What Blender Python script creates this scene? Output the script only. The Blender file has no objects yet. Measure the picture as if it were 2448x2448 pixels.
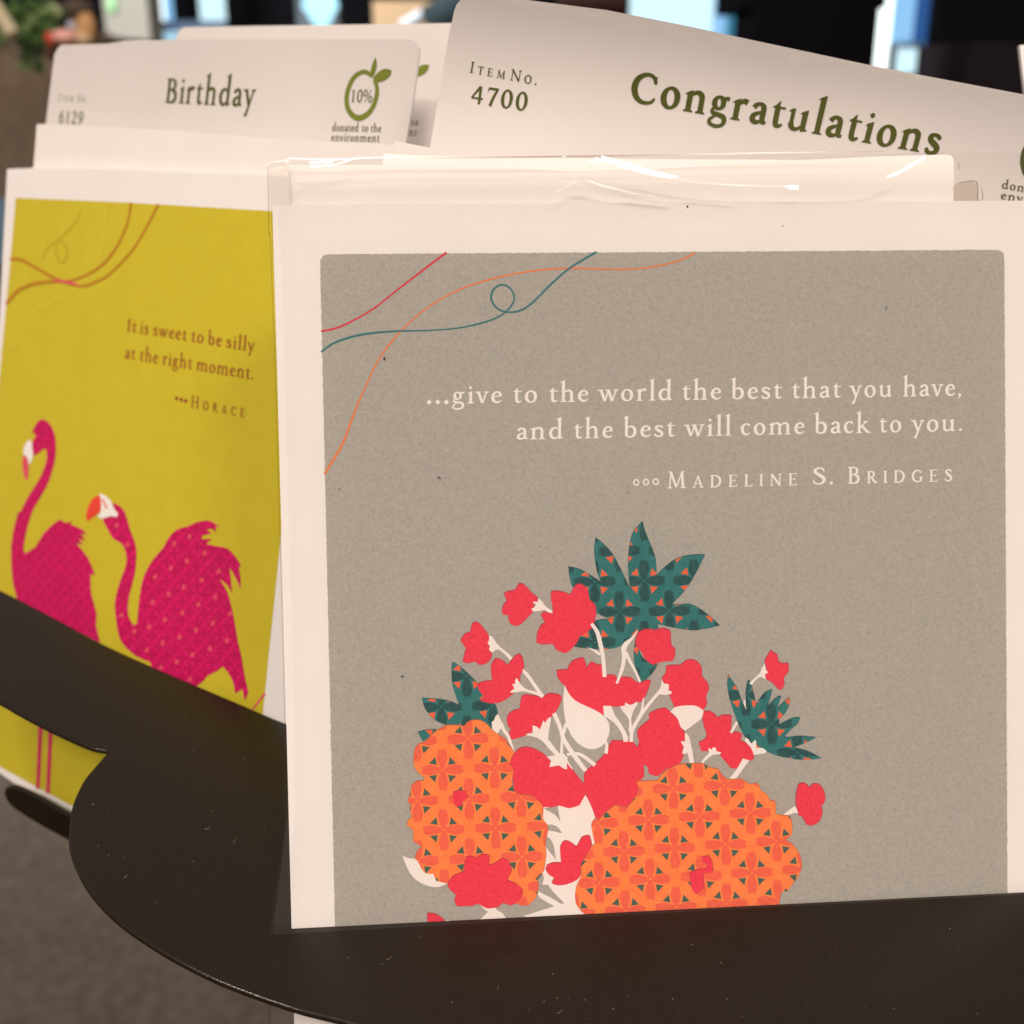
import bpy, math, random
from mathutils import Vector, Matrix
from mathutils.geometry import delaunay_2d_cdt
random.seed(7)
scene = bpy.context.scene

# ------------------------------------------------------------------ camera
FPX, CX, CY = 2822.0, 1224.0, 1224.0          # the photo's focal length and centre in its own pixels
PITCH = math.radians(20)
CAM = Vector((0.0, 0.0, 1.35))
cR = Vector((1, 0, 0)); cF = Vector((0, math.cos(PITCH), -math.sin(PITCH))); cU = Vector((0, math.sin(PITCH), math.cos(PITCH)))
cd = bpy.data.cameras.new('camera'); cam = bpy.data.objects.new('camera', cd)
scene.collection.objects.link(cam); scene.camera = cam
cam.location = CAM; cam.rotation_euler = (math.radians(90) - PITCH, 0, 0)
cd.sensor_width = 3.6; cd.sensor_height = 3.6; cd.lens = 3.6 * FPX / 2448.0
cd.clip_start = 0.01; cd.clip_end = 60
cd.dof.use_dof = True; cd.dof.focus_distance = 0.204; cd.dof.aperture_fstop = 1.9

# ------------------------------------------------------------------ world and lamps
w = bpy.data.worlds.new('World'); scene.world = w; w.use_nodes = True
bg = w.node_tree.nodes['Background']
bg.inputs[0].default_value = (1.0, 0.86, 0.77, 1); bg.inputs[1].default_value = 0.33

def area(name, loc, target, size, power, color):
    l = bpy.data.lights.new(name, 'AREA'); l.shape = 'DISK'; l.size = size; l.energy = power; l.color = color
    o = bpy.data.objects.new(name, l); scene.collection.objects.link(o); o.location = loc
    o.rotation_euler = (Vector(target) - Vector(loc)).to_track_quat('-Z', 'Y').to_euler()
    return o
area('card_light', (0.62, -1.02, 2.40), (0.0, 0.2, 1.3), 0.34, 12.5, (1.0, 0.85, 0.74))  # added light, placed so the sleeve creases catch highlights
area('card_light', (-0.95, -0.60, 2.40), (0.0, 0.2, 1.3), 0.09, 7, (1.0, 0.85, 0.74))  # small added light that gives the plate rim its highlight
area('card_light', (-0.02, -1.15, 2.40), (0.0, 0.2, 1.3), 0.28, 14.5, (1.0, 0.85, 0.74))
area('card_light', (-0.15, -0.45, 2.95), (0.0, 0.2, 1.3), 0.22, 8, (1.0, 0.85, 0.74))
area('wall_fill_light', (-1.6, 2.4, 2.6), (-1.2, 5.0, 1.0), 0.8, 120, (0.88, 0.95, 1.0))  # added fill that brightens the beige wall, standing in for window daylight
scene.view_settings.view_transform = 'Standard'; scene.view_settings.look = 'None'
scene.view_settings.gamma = 1; scene.view_settings.exposure = 0.0
scene.cycles.transparent_max_bounces = 24
scene.cycles.max_bounces = 8

# ------------------------------------------------------------------ materials
def lin(c):
    return tuple(((v / 255) / 12.92 if v / 255 <= 0.04045 else ((v / 255 + 0.055) / 1.055) ** 2.4) for v in c) + (1,)

MATS = {}
def mat(name, col, rough=0.6, spec=0.5, var=None, vscale=400, var2=None, v2scale=2500, bump=0, bscale=3000, metal=0, trans=0, v2lo=0.62, v2hi=0.72):
    if name in MATS: return MATS[name]
    m = bpy.data.materials.new(name); m.use_nodes = True; nt = m.node_tree; b = nt.nodes['Principled BSDF']
    b.inputs['Base Color'].default_value = tuple(col) + ((1,) if len(col) == 3 else ())
    b.inputs['Roughness'].default_value = rough; b.inputs['Specular IOR Level'].default_value = spec
    b.inputs['Metallic'].default_value = metal
    tc = nt.nodes.new('ShaderNodeTexCoord'); last = None
    def nz(scale, detail=2):
        n = nt.nodes.new('ShaderNodeTexNoise'); n.inputs['Scale'].default_value = scale; n.inputs['Detail'].default_value = detail
        nt.links.new(tc.outputs['Object'], n.inputs['Vector']); return n
    def ramp(n, lo, hi):
        r = nt.nodes.new('ShaderNodeMapRange'); r.inputs[1].default_value = lo; r.inputs[2].default_value = hi
        nt.links.new(n.outputs['Fac'], r.inputs[0]); return r
    def mixc(fac, a, c):
        x = nt.nodes.new('ShaderNodeMix'); x.data_type = 'RGBA'
        nt.links.new(fac, x.inputs[0])
        if isinstance(a, tuple): x.inputs[6].default_value = a
        else: nt.links.new(a, x.inputs[6])
        x.inputs[7].default_value = c
        return x.outputs[2]
    cur = tuple(col[:3]) + (1,)
    if var is not None:
        cur = mixc(ramp(nz(vscale, 4), 0.3, 0.7).outputs[0], cur, tuple(var[:3]) + (1,))
    if var2 is not None:
        cur = mixc(ramp(nz(v2scale, 1), v2lo, v2hi).outputs[0], cur, tuple(var2[:3]) + (1,))
    if not isinstance(cur, tuple): nt.links.new(cur, b.inputs['Base Color'])
    if bump:
        bp = nt.nodes.new('ShaderNodeBump'); bp.inputs['Strength'].default_value = bump; bp.inputs['Distance'].default_value = 0.0002
        nt.links.new(nz(bscale, 3).outputs['Fac'], bp.inputs['Height']); nt.links.new(bp.outputs[0], b.inputs['Normal'])
    MATS[name] = m; return m

def emis(name, col, s):
    m = bpy.data.materials.new(name); m.use_nodes = True; nt = m.node_tree; nt.nodes.clear()
    e = nt.nodes.new('ShaderNodeEmission'); e.inputs[0].default_value = tuple(col) + (1,); e.inputs[1].default_value = s
    o = nt.nodes.new('ShaderNodeOutputMaterial'); nt.links.new(e.outputs[0], o.inputs[0]); return m

def film_mat(name, tint, fac_gloss=0.06, rough=0.04, bump=0.0, cap=0.5):
    m = bpy.data.materials.new(name); m.use_nodes = True; nt = m.node_tree; nt.nodes.clear()
    t = nt.nodes.new('ShaderNodeBsdfTransparent'); t.inputs[0].default_value = tuple(tint) + (1,)
    g = nt.nodes.new('ShaderNodeBsdfGlossy'); g.inputs['Roughness'].default_value = rough
    lw = nt.nodes.new('ShaderNodeFresnel'); lw.inputs[0].default_value = 1.45
    mm = nt.nodes.new('ShaderNodeMath'); mm.operation = 'MULTIPLY_ADD'; mm.inputs[1].default_value = 1.0; mm.inputs[2].default_value = fac_gloss; mm.use_clamp = True
    mn = nt.nodes.new('ShaderNodeMath'); mn.operation = 'MINIMUM'; mn.inputs[1].default_value = cap
    x = nt.nodes.new('ShaderNodeMixShader'); o = nt.nodes.new('ShaderNodeOutputMaterial')
    nt.links.new(lw.outputs[0], mm.inputs[0]); nt.links.new(mm.outputs[0], mn.inputs[0]); nt.links.new(mn.outputs[0], x.inputs[0])
    nt.links.new(t.outputs[0], x.inputs[1]); nt.links.new(g.outputs[0], x.inputs[2]); nt.links.new(x.outputs[0], o.inputs[0])
    if bump:
        tc = nt.nodes.new('ShaderNodeTexCoord'); n = nt.nodes.new('ShaderNodeTexNoise'); n.inputs['Scale'].default_value = 90
        bp = nt.nodes.new('ShaderNodeBump'); bp.inputs['Strength'].default_value = bump; bp.inputs['Distance'].default_value = 0.001
        nt.links.new(tc.outputs['Object'], n.inputs[0]); nt.links.new(n.outputs['Fac'], bp.inputs['Height'])
        nt.links.new(bp.outputs[0], g.inputs['Normal'])
    return m

PAPER = mat('white_card_stock', (0.80, 0.78, 0.765), 0.62, 0.3, var=(0.77, 0.75, 0.735), vscale=60, bump=0.15, bscale=2500)
ENVEL = mat('cream_envelope_paper', (0.80, 0.77, 0.74), 0.6, 0.3, var=(0.77, 0.74, 0.71), vscale=50, bump=0.1)
TAGP = mat('tab_card_paper', (0.70, 0.67, 0.65), 0.55, 0.35, var=(0.66, 0.63, 0.61), vscale=25)
GREY = mat('grey_print', (0.340, 0.332, 0.302), 0.75, 0.2, var=(0.405, 0.394, 0.356), vscale=1700, var2=(0.25, 0.24, 0.21), v2scale=3600, v2lo=0.62, v2hi=0.80, bump=0.2)
KNOCK = mat('unprinted_white', (0.82, 0.79, 0.76), 0.65, 0.2)
RED = mat('red_ink', (0.74, 0.026, 0.062), 0.7, 0.2, var=(0.82, 0.042, 0.085), vscale=1800, var2=(0.48, 0.010, 0.035), v2scale=3600, v2lo=0.62, v2hi=0.74)
DRED = mat('dark_overprint', (0.33, 0.02, 0.035), 0.7, 0.2)
ORANGE = mat('orange_ink', (0.88, 0.245, 0.055), 0.7, 0.2, var=(0.86, 0.20, 0.055), vscale=600, var2=(0.92, 0.29, 0.08), v2scale=2600)
RORANGE = mat('red_orange_ink', (0.76, 0.105, 0.058), 0.7, 0.2, var=(0.82, 0.14, 0.065), vscale=1500, var2=(0.70, 0.08, 0.045), v2scale=3000)
DORANGE = mat('brown_overprint', (0.40, 0.11, 0.03), 0.7, 0.2)
TRI = mat('green_grey_ink', (0.05, 0.115, 0.085), 0.7, 0.2)
TEAL = mat('teal_ink', (0.012, 0.150, 0.152), 0.7, 0.2, var=(0.026, 0.185, 0.178), vscale=700)
DTEAL = mat('dark_teal_ink', (0.004, 0.058, 0.068), 0.7, 0.2, var=(0.018, 0.095, 0.09), vscale=900)
TRIO = mat('leaf_orange_ink', (0.78, 0.12, 0.05), 0.7, 0.2)
TLINE = mat('teal_line_ink', (0.03, 0.17, 0.19), 0.7, 0.2)
RLINE = mat('crimson_line_ink', (0.62, 0.02, 0.05), 0.7, 0.2)
OLINE = mat('orange_line_ink', (0.72, 0.20, 0.06), 0.7, 0.2)
YELLOW = mat('mustard_print', (0.555, 0.470, 0.024), 0.6, 0.3, var=(0.53, 0.445, 0.022), vscale=160, var2=(0.44, 0.34, 0.015), v2scale=2200, v2lo=0.64, v2hi=0.8)
YLIGHT = mat('light_mustard_ink', (0.585, 0.48, 0.03), 0.6, 0.3)
YGREEN = mat('olive_mustard_ink', (0.45, 0.37, 0.02), 0.6, 0.3)
YBROWN = mat('ochre_ink', (0.44, 0.19, 0.012), 0.6, 0.3)
BROWNT = mat('brown_lettering', (0.27, 0.05, 0.012), 0.6, 0.3)
MAGENTA = mat('magenta_ink', (0.66, 0.005, 0.130), 0.6, 0.3, var=(0.52, 0.004, 0.095), vscale=420, var2=(0.68, 0.02, 0.15), v2scale=1500)
DMAG = mat('dark_magenta_ink', (0.46, 0.003, 0.080), 0.6, 0.3)
MLIGHT = mat('coral_dot_ink', (0.68, 0.075, 0.12), 0.6, 0.3)
BEAK = mat('beak_red_ink', (0.76, 0.06, 0.035), 0.6, 0.3)
OLIVE = mat('olive_lettering', (0.070, 0.082, 0.010), 0.5, 0.4)
OLIVEG = mat('olive_green_ink', (0.165, 0.20, 0.022), 0.5, 0.4)
SPECK = mat('dark_fibre', (0.05, 0.045, 0.04), 0.8, 0.2)
SEAM = film_mat('folded_film', (0.62, 0.57, 0.53), 0.05, 0.15)
FILM = film_mat('clear_film', (0.99, 0.985, 0.98), 0.035, 0.10)
FILMS = film_mat('clear_film_side', (0.95, 0.93, 0.915), 0.01, 0.14, bump=0.5)

# powder coated black plate with dust
def plate_mat():
    m = bpy.data.materials.new('black_powder_coat'); m.use_nodes = True; nt = m.node_tree; b = nt.nodes['Principled BSDF']
    b.inputs['Roughness'].default_value = 0.20; b.inputs['Specular IOR Level'].default_value = 0.40
    tc = nt.nodes.new('ShaderNodeTexCoord')
    v = nt.nodes.new('ShaderNodeTexVoronoi'); v.inputs['Scale'].default_value = 260
    nt.links.new(tc.outputs['Object'], v.inputs['Vector'])
    n = nt.nodes.new('ShaderNodeTexNoise'); n.inputs['Scale'].default_value = 3800; n.inputs['Detail'].default_value = 1
    nt.links.new(tc.outputs['Object'], n.inputs['Vector'])
    r1 = nt.nodes.new('ShaderNodeMapRange'); r1.inputs[1].default_value = 0.0; r1.inputs[2].default_value = 0.075; r1.inputs[3].default_value = 1; r1.inputs[4].default_value = 0
    nt.links.new(v.outputs['Distance'], r1.inputs[0])
    sp = nt.nodes.new('ShaderNodeMath'); sp.operation = 'GREATER_THAN'; sp.inputs[1].default_value = 0.72
    sx = nt.nodes.new('ShaderNodeSeparateColor'); nt.links.new(v.outputs['Color'], sx.inputs[0]); nt.links.new(sx.outputs[0], sp.inputs[0])
    mu = nt.nodes.new('ShaderNodeMath'); mu.operation = 'MULTIPLY'; nt.links.new(r1.outputs[0], mu.inputs[0]); nt.links.new(sp.outputs[0], mu.inputs[1])
    m2 = nt.nodes.new('ShaderNodeMath'); m2.operation = 'MULTIPLY'; m2.inputs[1].default_value = 0.5; nt.links.new(mu.outputs[0], m2.inputs[0])
    r2 = nt.nodes.new('ShaderNodeMapRange'); r2.inputs[1].default_value = 0.35; r2.inputs[2].default_value = 0.75
    nt.links.new(n.outputs['Fac'], r2.inputs[0])
    a = nt.nodes.new('ShaderNodeMix'); a.data_type = 'RGBA'; a.inputs[6].default_value = (0.0095, 0.0058, 0.0032, 1); a.inputs[7].default_value = (0.0155, 0.0100, 0.0060, 1)
    nt.links.new(r2.outputs[0], a.inputs[0])
    c = nt.nodes.new('ShaderNodeMix'); c.data_type = 'RGBA'; c.inputs[7].default_value = (0.13, 0.11, 0.09, 1)
    nt.links.new(m2.outputs[0], c.inputs[0]); nt.links.new(a.outputs[2], c.inputs[6]); nt.links.new(c.outputs[2], b.inputs['Base Color'])
    bp = nt.nodes.new('ShaderNodeBump'); bp.inputs['Strength'].default_value = 0.12; bp.inputs['Distance'].default_value = 0.0002
    nt.links.new(n.outputs['Fac'], bp.inputs['Height']); nt.links.new(bp.outputs[0], b.inputs['Normal'])
    return m
PLATE = plate_mat()
DUST = mat('pale_lint', (0.16, 0.135, 0.10), 0.9, 0.1)

# ------------------------------------------------------------------ geometry helpers
def W(c):                                     # camera-frame vector (x right, y down, z ahead) -> world point
    return CAM + cR * c[0] - cU * c[1] + cF * c[2]
def px_of(w_):
    d = w_ - CAM; z = d.dot(cF); return CX + FPX * d.dot(cR) / z, CY - FPX * d.dot(cU) / z
def ray(px, py): return Vector(((px - CX) / FPX, (py - CY) / FPX, 1.0))
def P(px, py, z): return W(ray(px, py) * z)

class Plane:
    """a sheet's plane: anchor pixel at depth z, spanned by H (along the sheet) and V (down the sheet)"""
    def __init__(s, ax, ay, z, H, V):
        s.p = ray(ax, ay) * z; s.n = Vector(H).cross(Vector(V)).normalized()
        if s.n.z > 0: s.n = -s.n                # faces the viewer
    def c(s, px, py, off=0.0):
        d = ray(px, py); t = s.n.dot(s.p) / s.n.dot(d); return d * t + s.n * off
    curve = None                                # gentle bow of the paper: relative depth change at a pixel
    def at(s, px, py, off=0.0):
        v = s.c(px, py, off)
        return W(v * (1 + s.curve(px, py))) if s.curve else W(v)
    def shift(s, off):
        q = Plane.__new__(Plane); q.n = s.n; q.p = s.p + s.n * off; q.curve = s.curve; q.hold = s; return q
    @property
    def wn(s): return (cR * s.n.x - cU * s.n.y + cF * s.n.z).normalized()

def link(name, verts, faces, material, parent=None, smooth=False, loc=None, mats=None, fm=None):
    me = bpy.data.meshes.new(name)
    base = parent_world(parent) if parent else (loc or Vector((0, 0, 0)))
    me.from_pydata([tuple(Vector(v) - base) for v in verts], [], faces)
    for m in (mats or [material]): me.materials.append(m)
    if fm: me.polygons.foreach_set('material_index', fm)
    if smooth: me.polygons.foreach_set('use_smooth', [True] * len(me.polygons))
    me.update()
    o = bpy.data.objects.new(name, me); scene.collection.objects.link(o)
    if parent: o.parent = parent
    else: o.location = base
    return o
def parent_world(p):
    v = Vector((0, 0, 0))
    while p is not None: v += p.location; p = p.parent
    return v
def tag(o, label=None, cat=None, group=None, kind=None):
    if label: o['label'] = label
    if cat: o['category'] = cat
    if group: o['group'] = group
    if kind: o['kind'] = kind
    return o
def thing(name, loc, label, cat, group=None):
    o = bpy.data.objects.new(name, None); scene.collection.objects.link(o); o.location = loc; o.empty_display_size = 0.02
    return tag(o, label, cat, group)

def crop(ox, oy, s, pts): return [(ox + p[0] / s, oy + p[1] / s) + tuple(v / s for v in p[2:3]) for p in pts]

def smooth_poly(pts, sub=3, corner=42):
    """closed Catmull-Rom; vertices that turn sharply stay corners"""
    n = len(pts); V2 = [Vector(p[:2]) for p in pts]; sharp = []
    for i in range(n):
        a = V2[i] - V2[i - 1]; b = V2[(i + 1) % n] - V2[i]
        sharp.append(a.length > 1e-6 and b.length > 1e-6 and math.degrees(a.angle(b)) > corner)
    out = []
    for i in range(n):
        p0, p1, p2, p3 = V2[i - 1], V2[i], V2[(i + 1) % n], V2[(i + 2) % n]
        if sharp[i]: p0 = p1 * 1.0 - (p2 - p1) * 0.35
        if sharp[(i + 1) % n]: p3 = p2 + (p2 - p1) * 0.35
        for k in range(sub):
            t = k / sub
            q = 0.5 * ((2 * p1) + (-p0 + p2) * t + (2 * p0 - 5 * p1 + 4 * p2 - p3) * t * t + (-p0 + 3 * p1 - 3 * p2 + p3) * t ** 3)
            out.append((q.x, q.y))
    return out

def stroke_quads(pts, sub=6, curve=True, wmul=1.0, cap=False):
    """a pen stroke (x, y, width) as convex quads that share their cross edges"""
    n = len(pts); P3 = [Vector(p) for p in pts]
    if curve and n > 2:
        L = []
        for i in range(n - 1):
            p0 = P3[i - 1] if i > 0 else P3[0] * 2 - P3[1]; p1 = P3[i]; p2 = P3[i + 1]; p3 = P3[i + 2] if i + 2 < n else P3[-1] * 2 - P3[-2]
            for k in range(sub):
                t = k / sub
                L.append(0.5 * ((2 * p1) + (-p0 + p2) * t + (2 * p0 - 5 * p1 + 4 * p2 - p3) * t * t + (-p0 + 3 * p1 - 3 * p2 + p3) * t ** 3))
        L.append(P3[-1])
    else: L = P3
    m = len(L); A = []; B = []
    for i in range(m):
        d = (L[min(i + 1, m - 1)] - L[max(i - 1, 0)]); d = Vector((d.x, d.y))
        if d.length < 1e-9: d = Vector((1, 0))
        d.normalize(); nn = Vector((-d.y, d.x)) * max(L[i].z * wmul, 0.05) / 2; c = Vector((L[i].x, L[i].y))
        A.append(c + nn); B.append(c - nn)
    q = []
    for i in range(m - 1):
        q.append([tuple(A[i]), tuple(A[i + 1]), tuple(B[i + 1])]); q.append([tuple(A[i]), tuple(B[i + 1]), tuple(B[i])])
    if cap:
        for i, s in ((0, -1), (m - 1, 1)):
            c = (A[i] + B[i]) / 2; r = (A[i] - B[i]).length / 2
            q.append([(c.x + r * math.cos(a * math.pi / 4), c.y + r * math.sin(a * math.pi / 4)) for a in range(8)])
    return q

GRID = 26
def grid_points(polys):
    x0 = min(p[0] for q in polys for p in q); x1 = max(p[0] for q in polys for p in q); y0 = min(p[1] for q in polys for p in q); y1 = max(p[1] for q in polys for p in q)
    if (x1 - x0) < 60 and (y1 - y0) < 60: return []
    return [Vector((i * GRID + 7.3, j * GRID + 3.1)) for i in range(int(x0 // GRID), int(x1 // GRID) + 1) for j in range(int(y0 // GRID), int(y1 // GRID) + 1)]
def cdt(polys, holes=(), eps=1e-5, grid=False):
    """union of overlapping polygons minus holes -> verts, tris (each tri once)"""
    vs = []; fs = []
    for poly in list(polys) + list(holes):
        b = len(vs); area2 = sum(poly[i - 1][0] * poly[i][1] - poly[i][0] * poly[i - 1][1] for i in range(len(poly)))
        if abs(area2) < 1e-9: continue
        if area2 < 0: poly = poly[::-1]
        vs += [Vector(p[:2]) for p in poly]; fs.append(list(range(b, b + len(poly))))
        if len(fs) == 0: pass
    nh = len(holes); nf = len(fs)
    if grid: vs += grid_points(polys)
    ov, oe, of, _, _, ff = delaunay_2d_cdt(vs, [], fs, 1, eps, True)
    hole_ids = set(range(nf - nh, nf)) if nh else set()
    tris = [list(t) for t, o in zip(of, ff) if o and not (hole_ids & set(o))]
    return [tuple(v) for v in ov], tris
def dense(poly, step=26):
    out = []
    for i in range(len(poly)):
        a = poly[i]; b = poly[(i + 1) % len(poly)]; n = max(1, int(math.hypot(b[0] - a[0], b[1] - a[1]) / step))
        out += [(a[0] + (b[0] - a[0]) * k / n, a[1] + (b[1] - a[1]) * k / n) for k in range(n)]
    return out
def clip(region, motifs, grid=False):
    """parts of the motifs that lie inside the region polygon"""
    vs = []; fs = []
    for poly in [region] + list(motifs):
        area2 = sum(poly[i - 1][0] * poly[i][1] - poly[i][0] * poly[i - 1][1] for i in range(len(poly)))
        if area2 < 0: poly = poly[::-1]
        b = len(vs); vs += [Vector(p[:2]) for p in poly]; fs.append(list(range(b, b + len(poly))))
    if grid: vs += grid_points([region])
    ov, oe, of, _, _, ff = delaunay_2d_cdt(vs, [], fs, 1, 1e-5, True)
    return [tuple(v) for v in ov], [list(t) for t, o in zip(of, ff) if 0 in o and len(o) > 1]

def flat(name, plane, off, material, parent, polys, holes=(), mode=None):
    g = plane.curve is not None
    if g: polys = [dense(q) for q in polys]
    vs, ts = cdt(polys, holes, grid=g) if mode is None else clip(mode, polys, g)
    used = sorted({i for t in ts for i in t}); mp = {v: k for k, v in enumerate(used)}
    verts = [plane.at(vs[i][0], vs[i][1], off) for i in used]
    faces = []
    for t in ts:
        f = [mp[i] for i in t]; a, b, c = (verts[i] for i in f[:3])
        if (b - a).cross(c - a).dot(plane.wn) < 0: f = f[::-1]
        faces.append(f)
    return link(name, verts, faces, material, parent, smooth=g)

def slab(name, plane, pts, thick, material, parent=None, off=0.0, loc=None, bend=None, n=1):
    """a sheet of card: outline in photo pixels laid on its plane, real thickness behind it"""
    if plane.curve: pts = dense(pts)
    vs, ts = cdt([pts], grid=plane.curve is not None)
    f = [plane.at(x, y, off) for x, y in pts]; k = len(pts); wn = plane.wn
    g = [v - wn * thick for v in f]
    a = [plane.at(x, y, off) for x, y in vs]; b = [v - wn * thick for v in a]; m = len(vs)
    verts = a + b + f + g; faces = []
    for t in ts:
        p, q, r = a[t[0]], a[t[1]], a[t[2]]
        if (q - p).cross(r - p).dot(wn) < 0: t = t[::-1]
        faces.append(list(t)); faces.append([i + m for i in t[::-1]])
    nsm = len(faces)
    for i in range(k):
        j = (i + 1) % k; faces.append([2 * m + i, 2 * m + j, 2 * m + k + j, 2 * m + k + i])
    o = link(name, verts, faces, material, parent, loc=loc)
    if plane.curve:
        for i in range(nsm): o.data.polygons[i].use_smooth = True
    return o

def ell(cx, cy, rx, ry, n=20, rot=0):
    c, s = math.cos(rot), math.sin(rot)
    return [(cx + rx * math.cos(2 * math.pi * i / n) * c - ry * math.sin(2 * math.pi * i / n) * s,
             cy + rx * math.cos(2 * math.pi * i / n) * s + ry * math.sin(2 * math.pi * i / n) * c) for i in range(n)]

# ------------------------------------------------------------------ an old-style serif, drawn with a pen
X, CAP, ASC = 44, 64, 80
def _foot(x, wd=8, l=6.5, r=6.5, y=0, up=1):
    return [[(x - wd / 2 - l, y), (x + wd / 2 + r, y), (x + wd / 2 + r - .5, y + 2.4 * up), (x + wd / 2, y + 6 * up), (x - wd / 2, y + 6 * up), (x - wd / 2 - l + .5, y + 2.4 * up)]]
def _stem(x, y0, y1, wd=8, foot=True, flag=True):
    q = [('b', [(x - wd / 2, y0), (x + wd / 2, y0), (x + wd / 2 + .4, y1 + 2), (x - wd / 2, y1 - 3)], x)] if flag else [('b', [(x - wd / 2, y0), (x + wd / 2, y0), (x + wd / 2, y1), (x - wd / 2, y1)], x)]
    if flag: q.append([(x - wd / 2 - 7, y1 - 7.5), (x - wd / 2 + 1, y1 - 9), (x + wd / 2, y1 - 4), (x + wd / 2 + .4, y1 + 2), (x - wd / 2, y1 - 2.5)])
    if foot: q += _foot(x, wd, y=y0)
    return q
def S(*p, curve=True): return [('s', p, curve)]
def R(cx, cy, rx, ry, side=9, top=4.5, slant=0.35):
    pts = []
    for i in range(17):
        a = 2 * math.pi * i / 16; wv = top + (side - top) * abs(math.cos(a - slant * .6)) ** 1.5
        pts.append((cx + (rx - side / 2) * math.cos(a), cy + (ry - top / 2) * math.sin(a), wv))
    return [('s', pts, True)]
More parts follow.
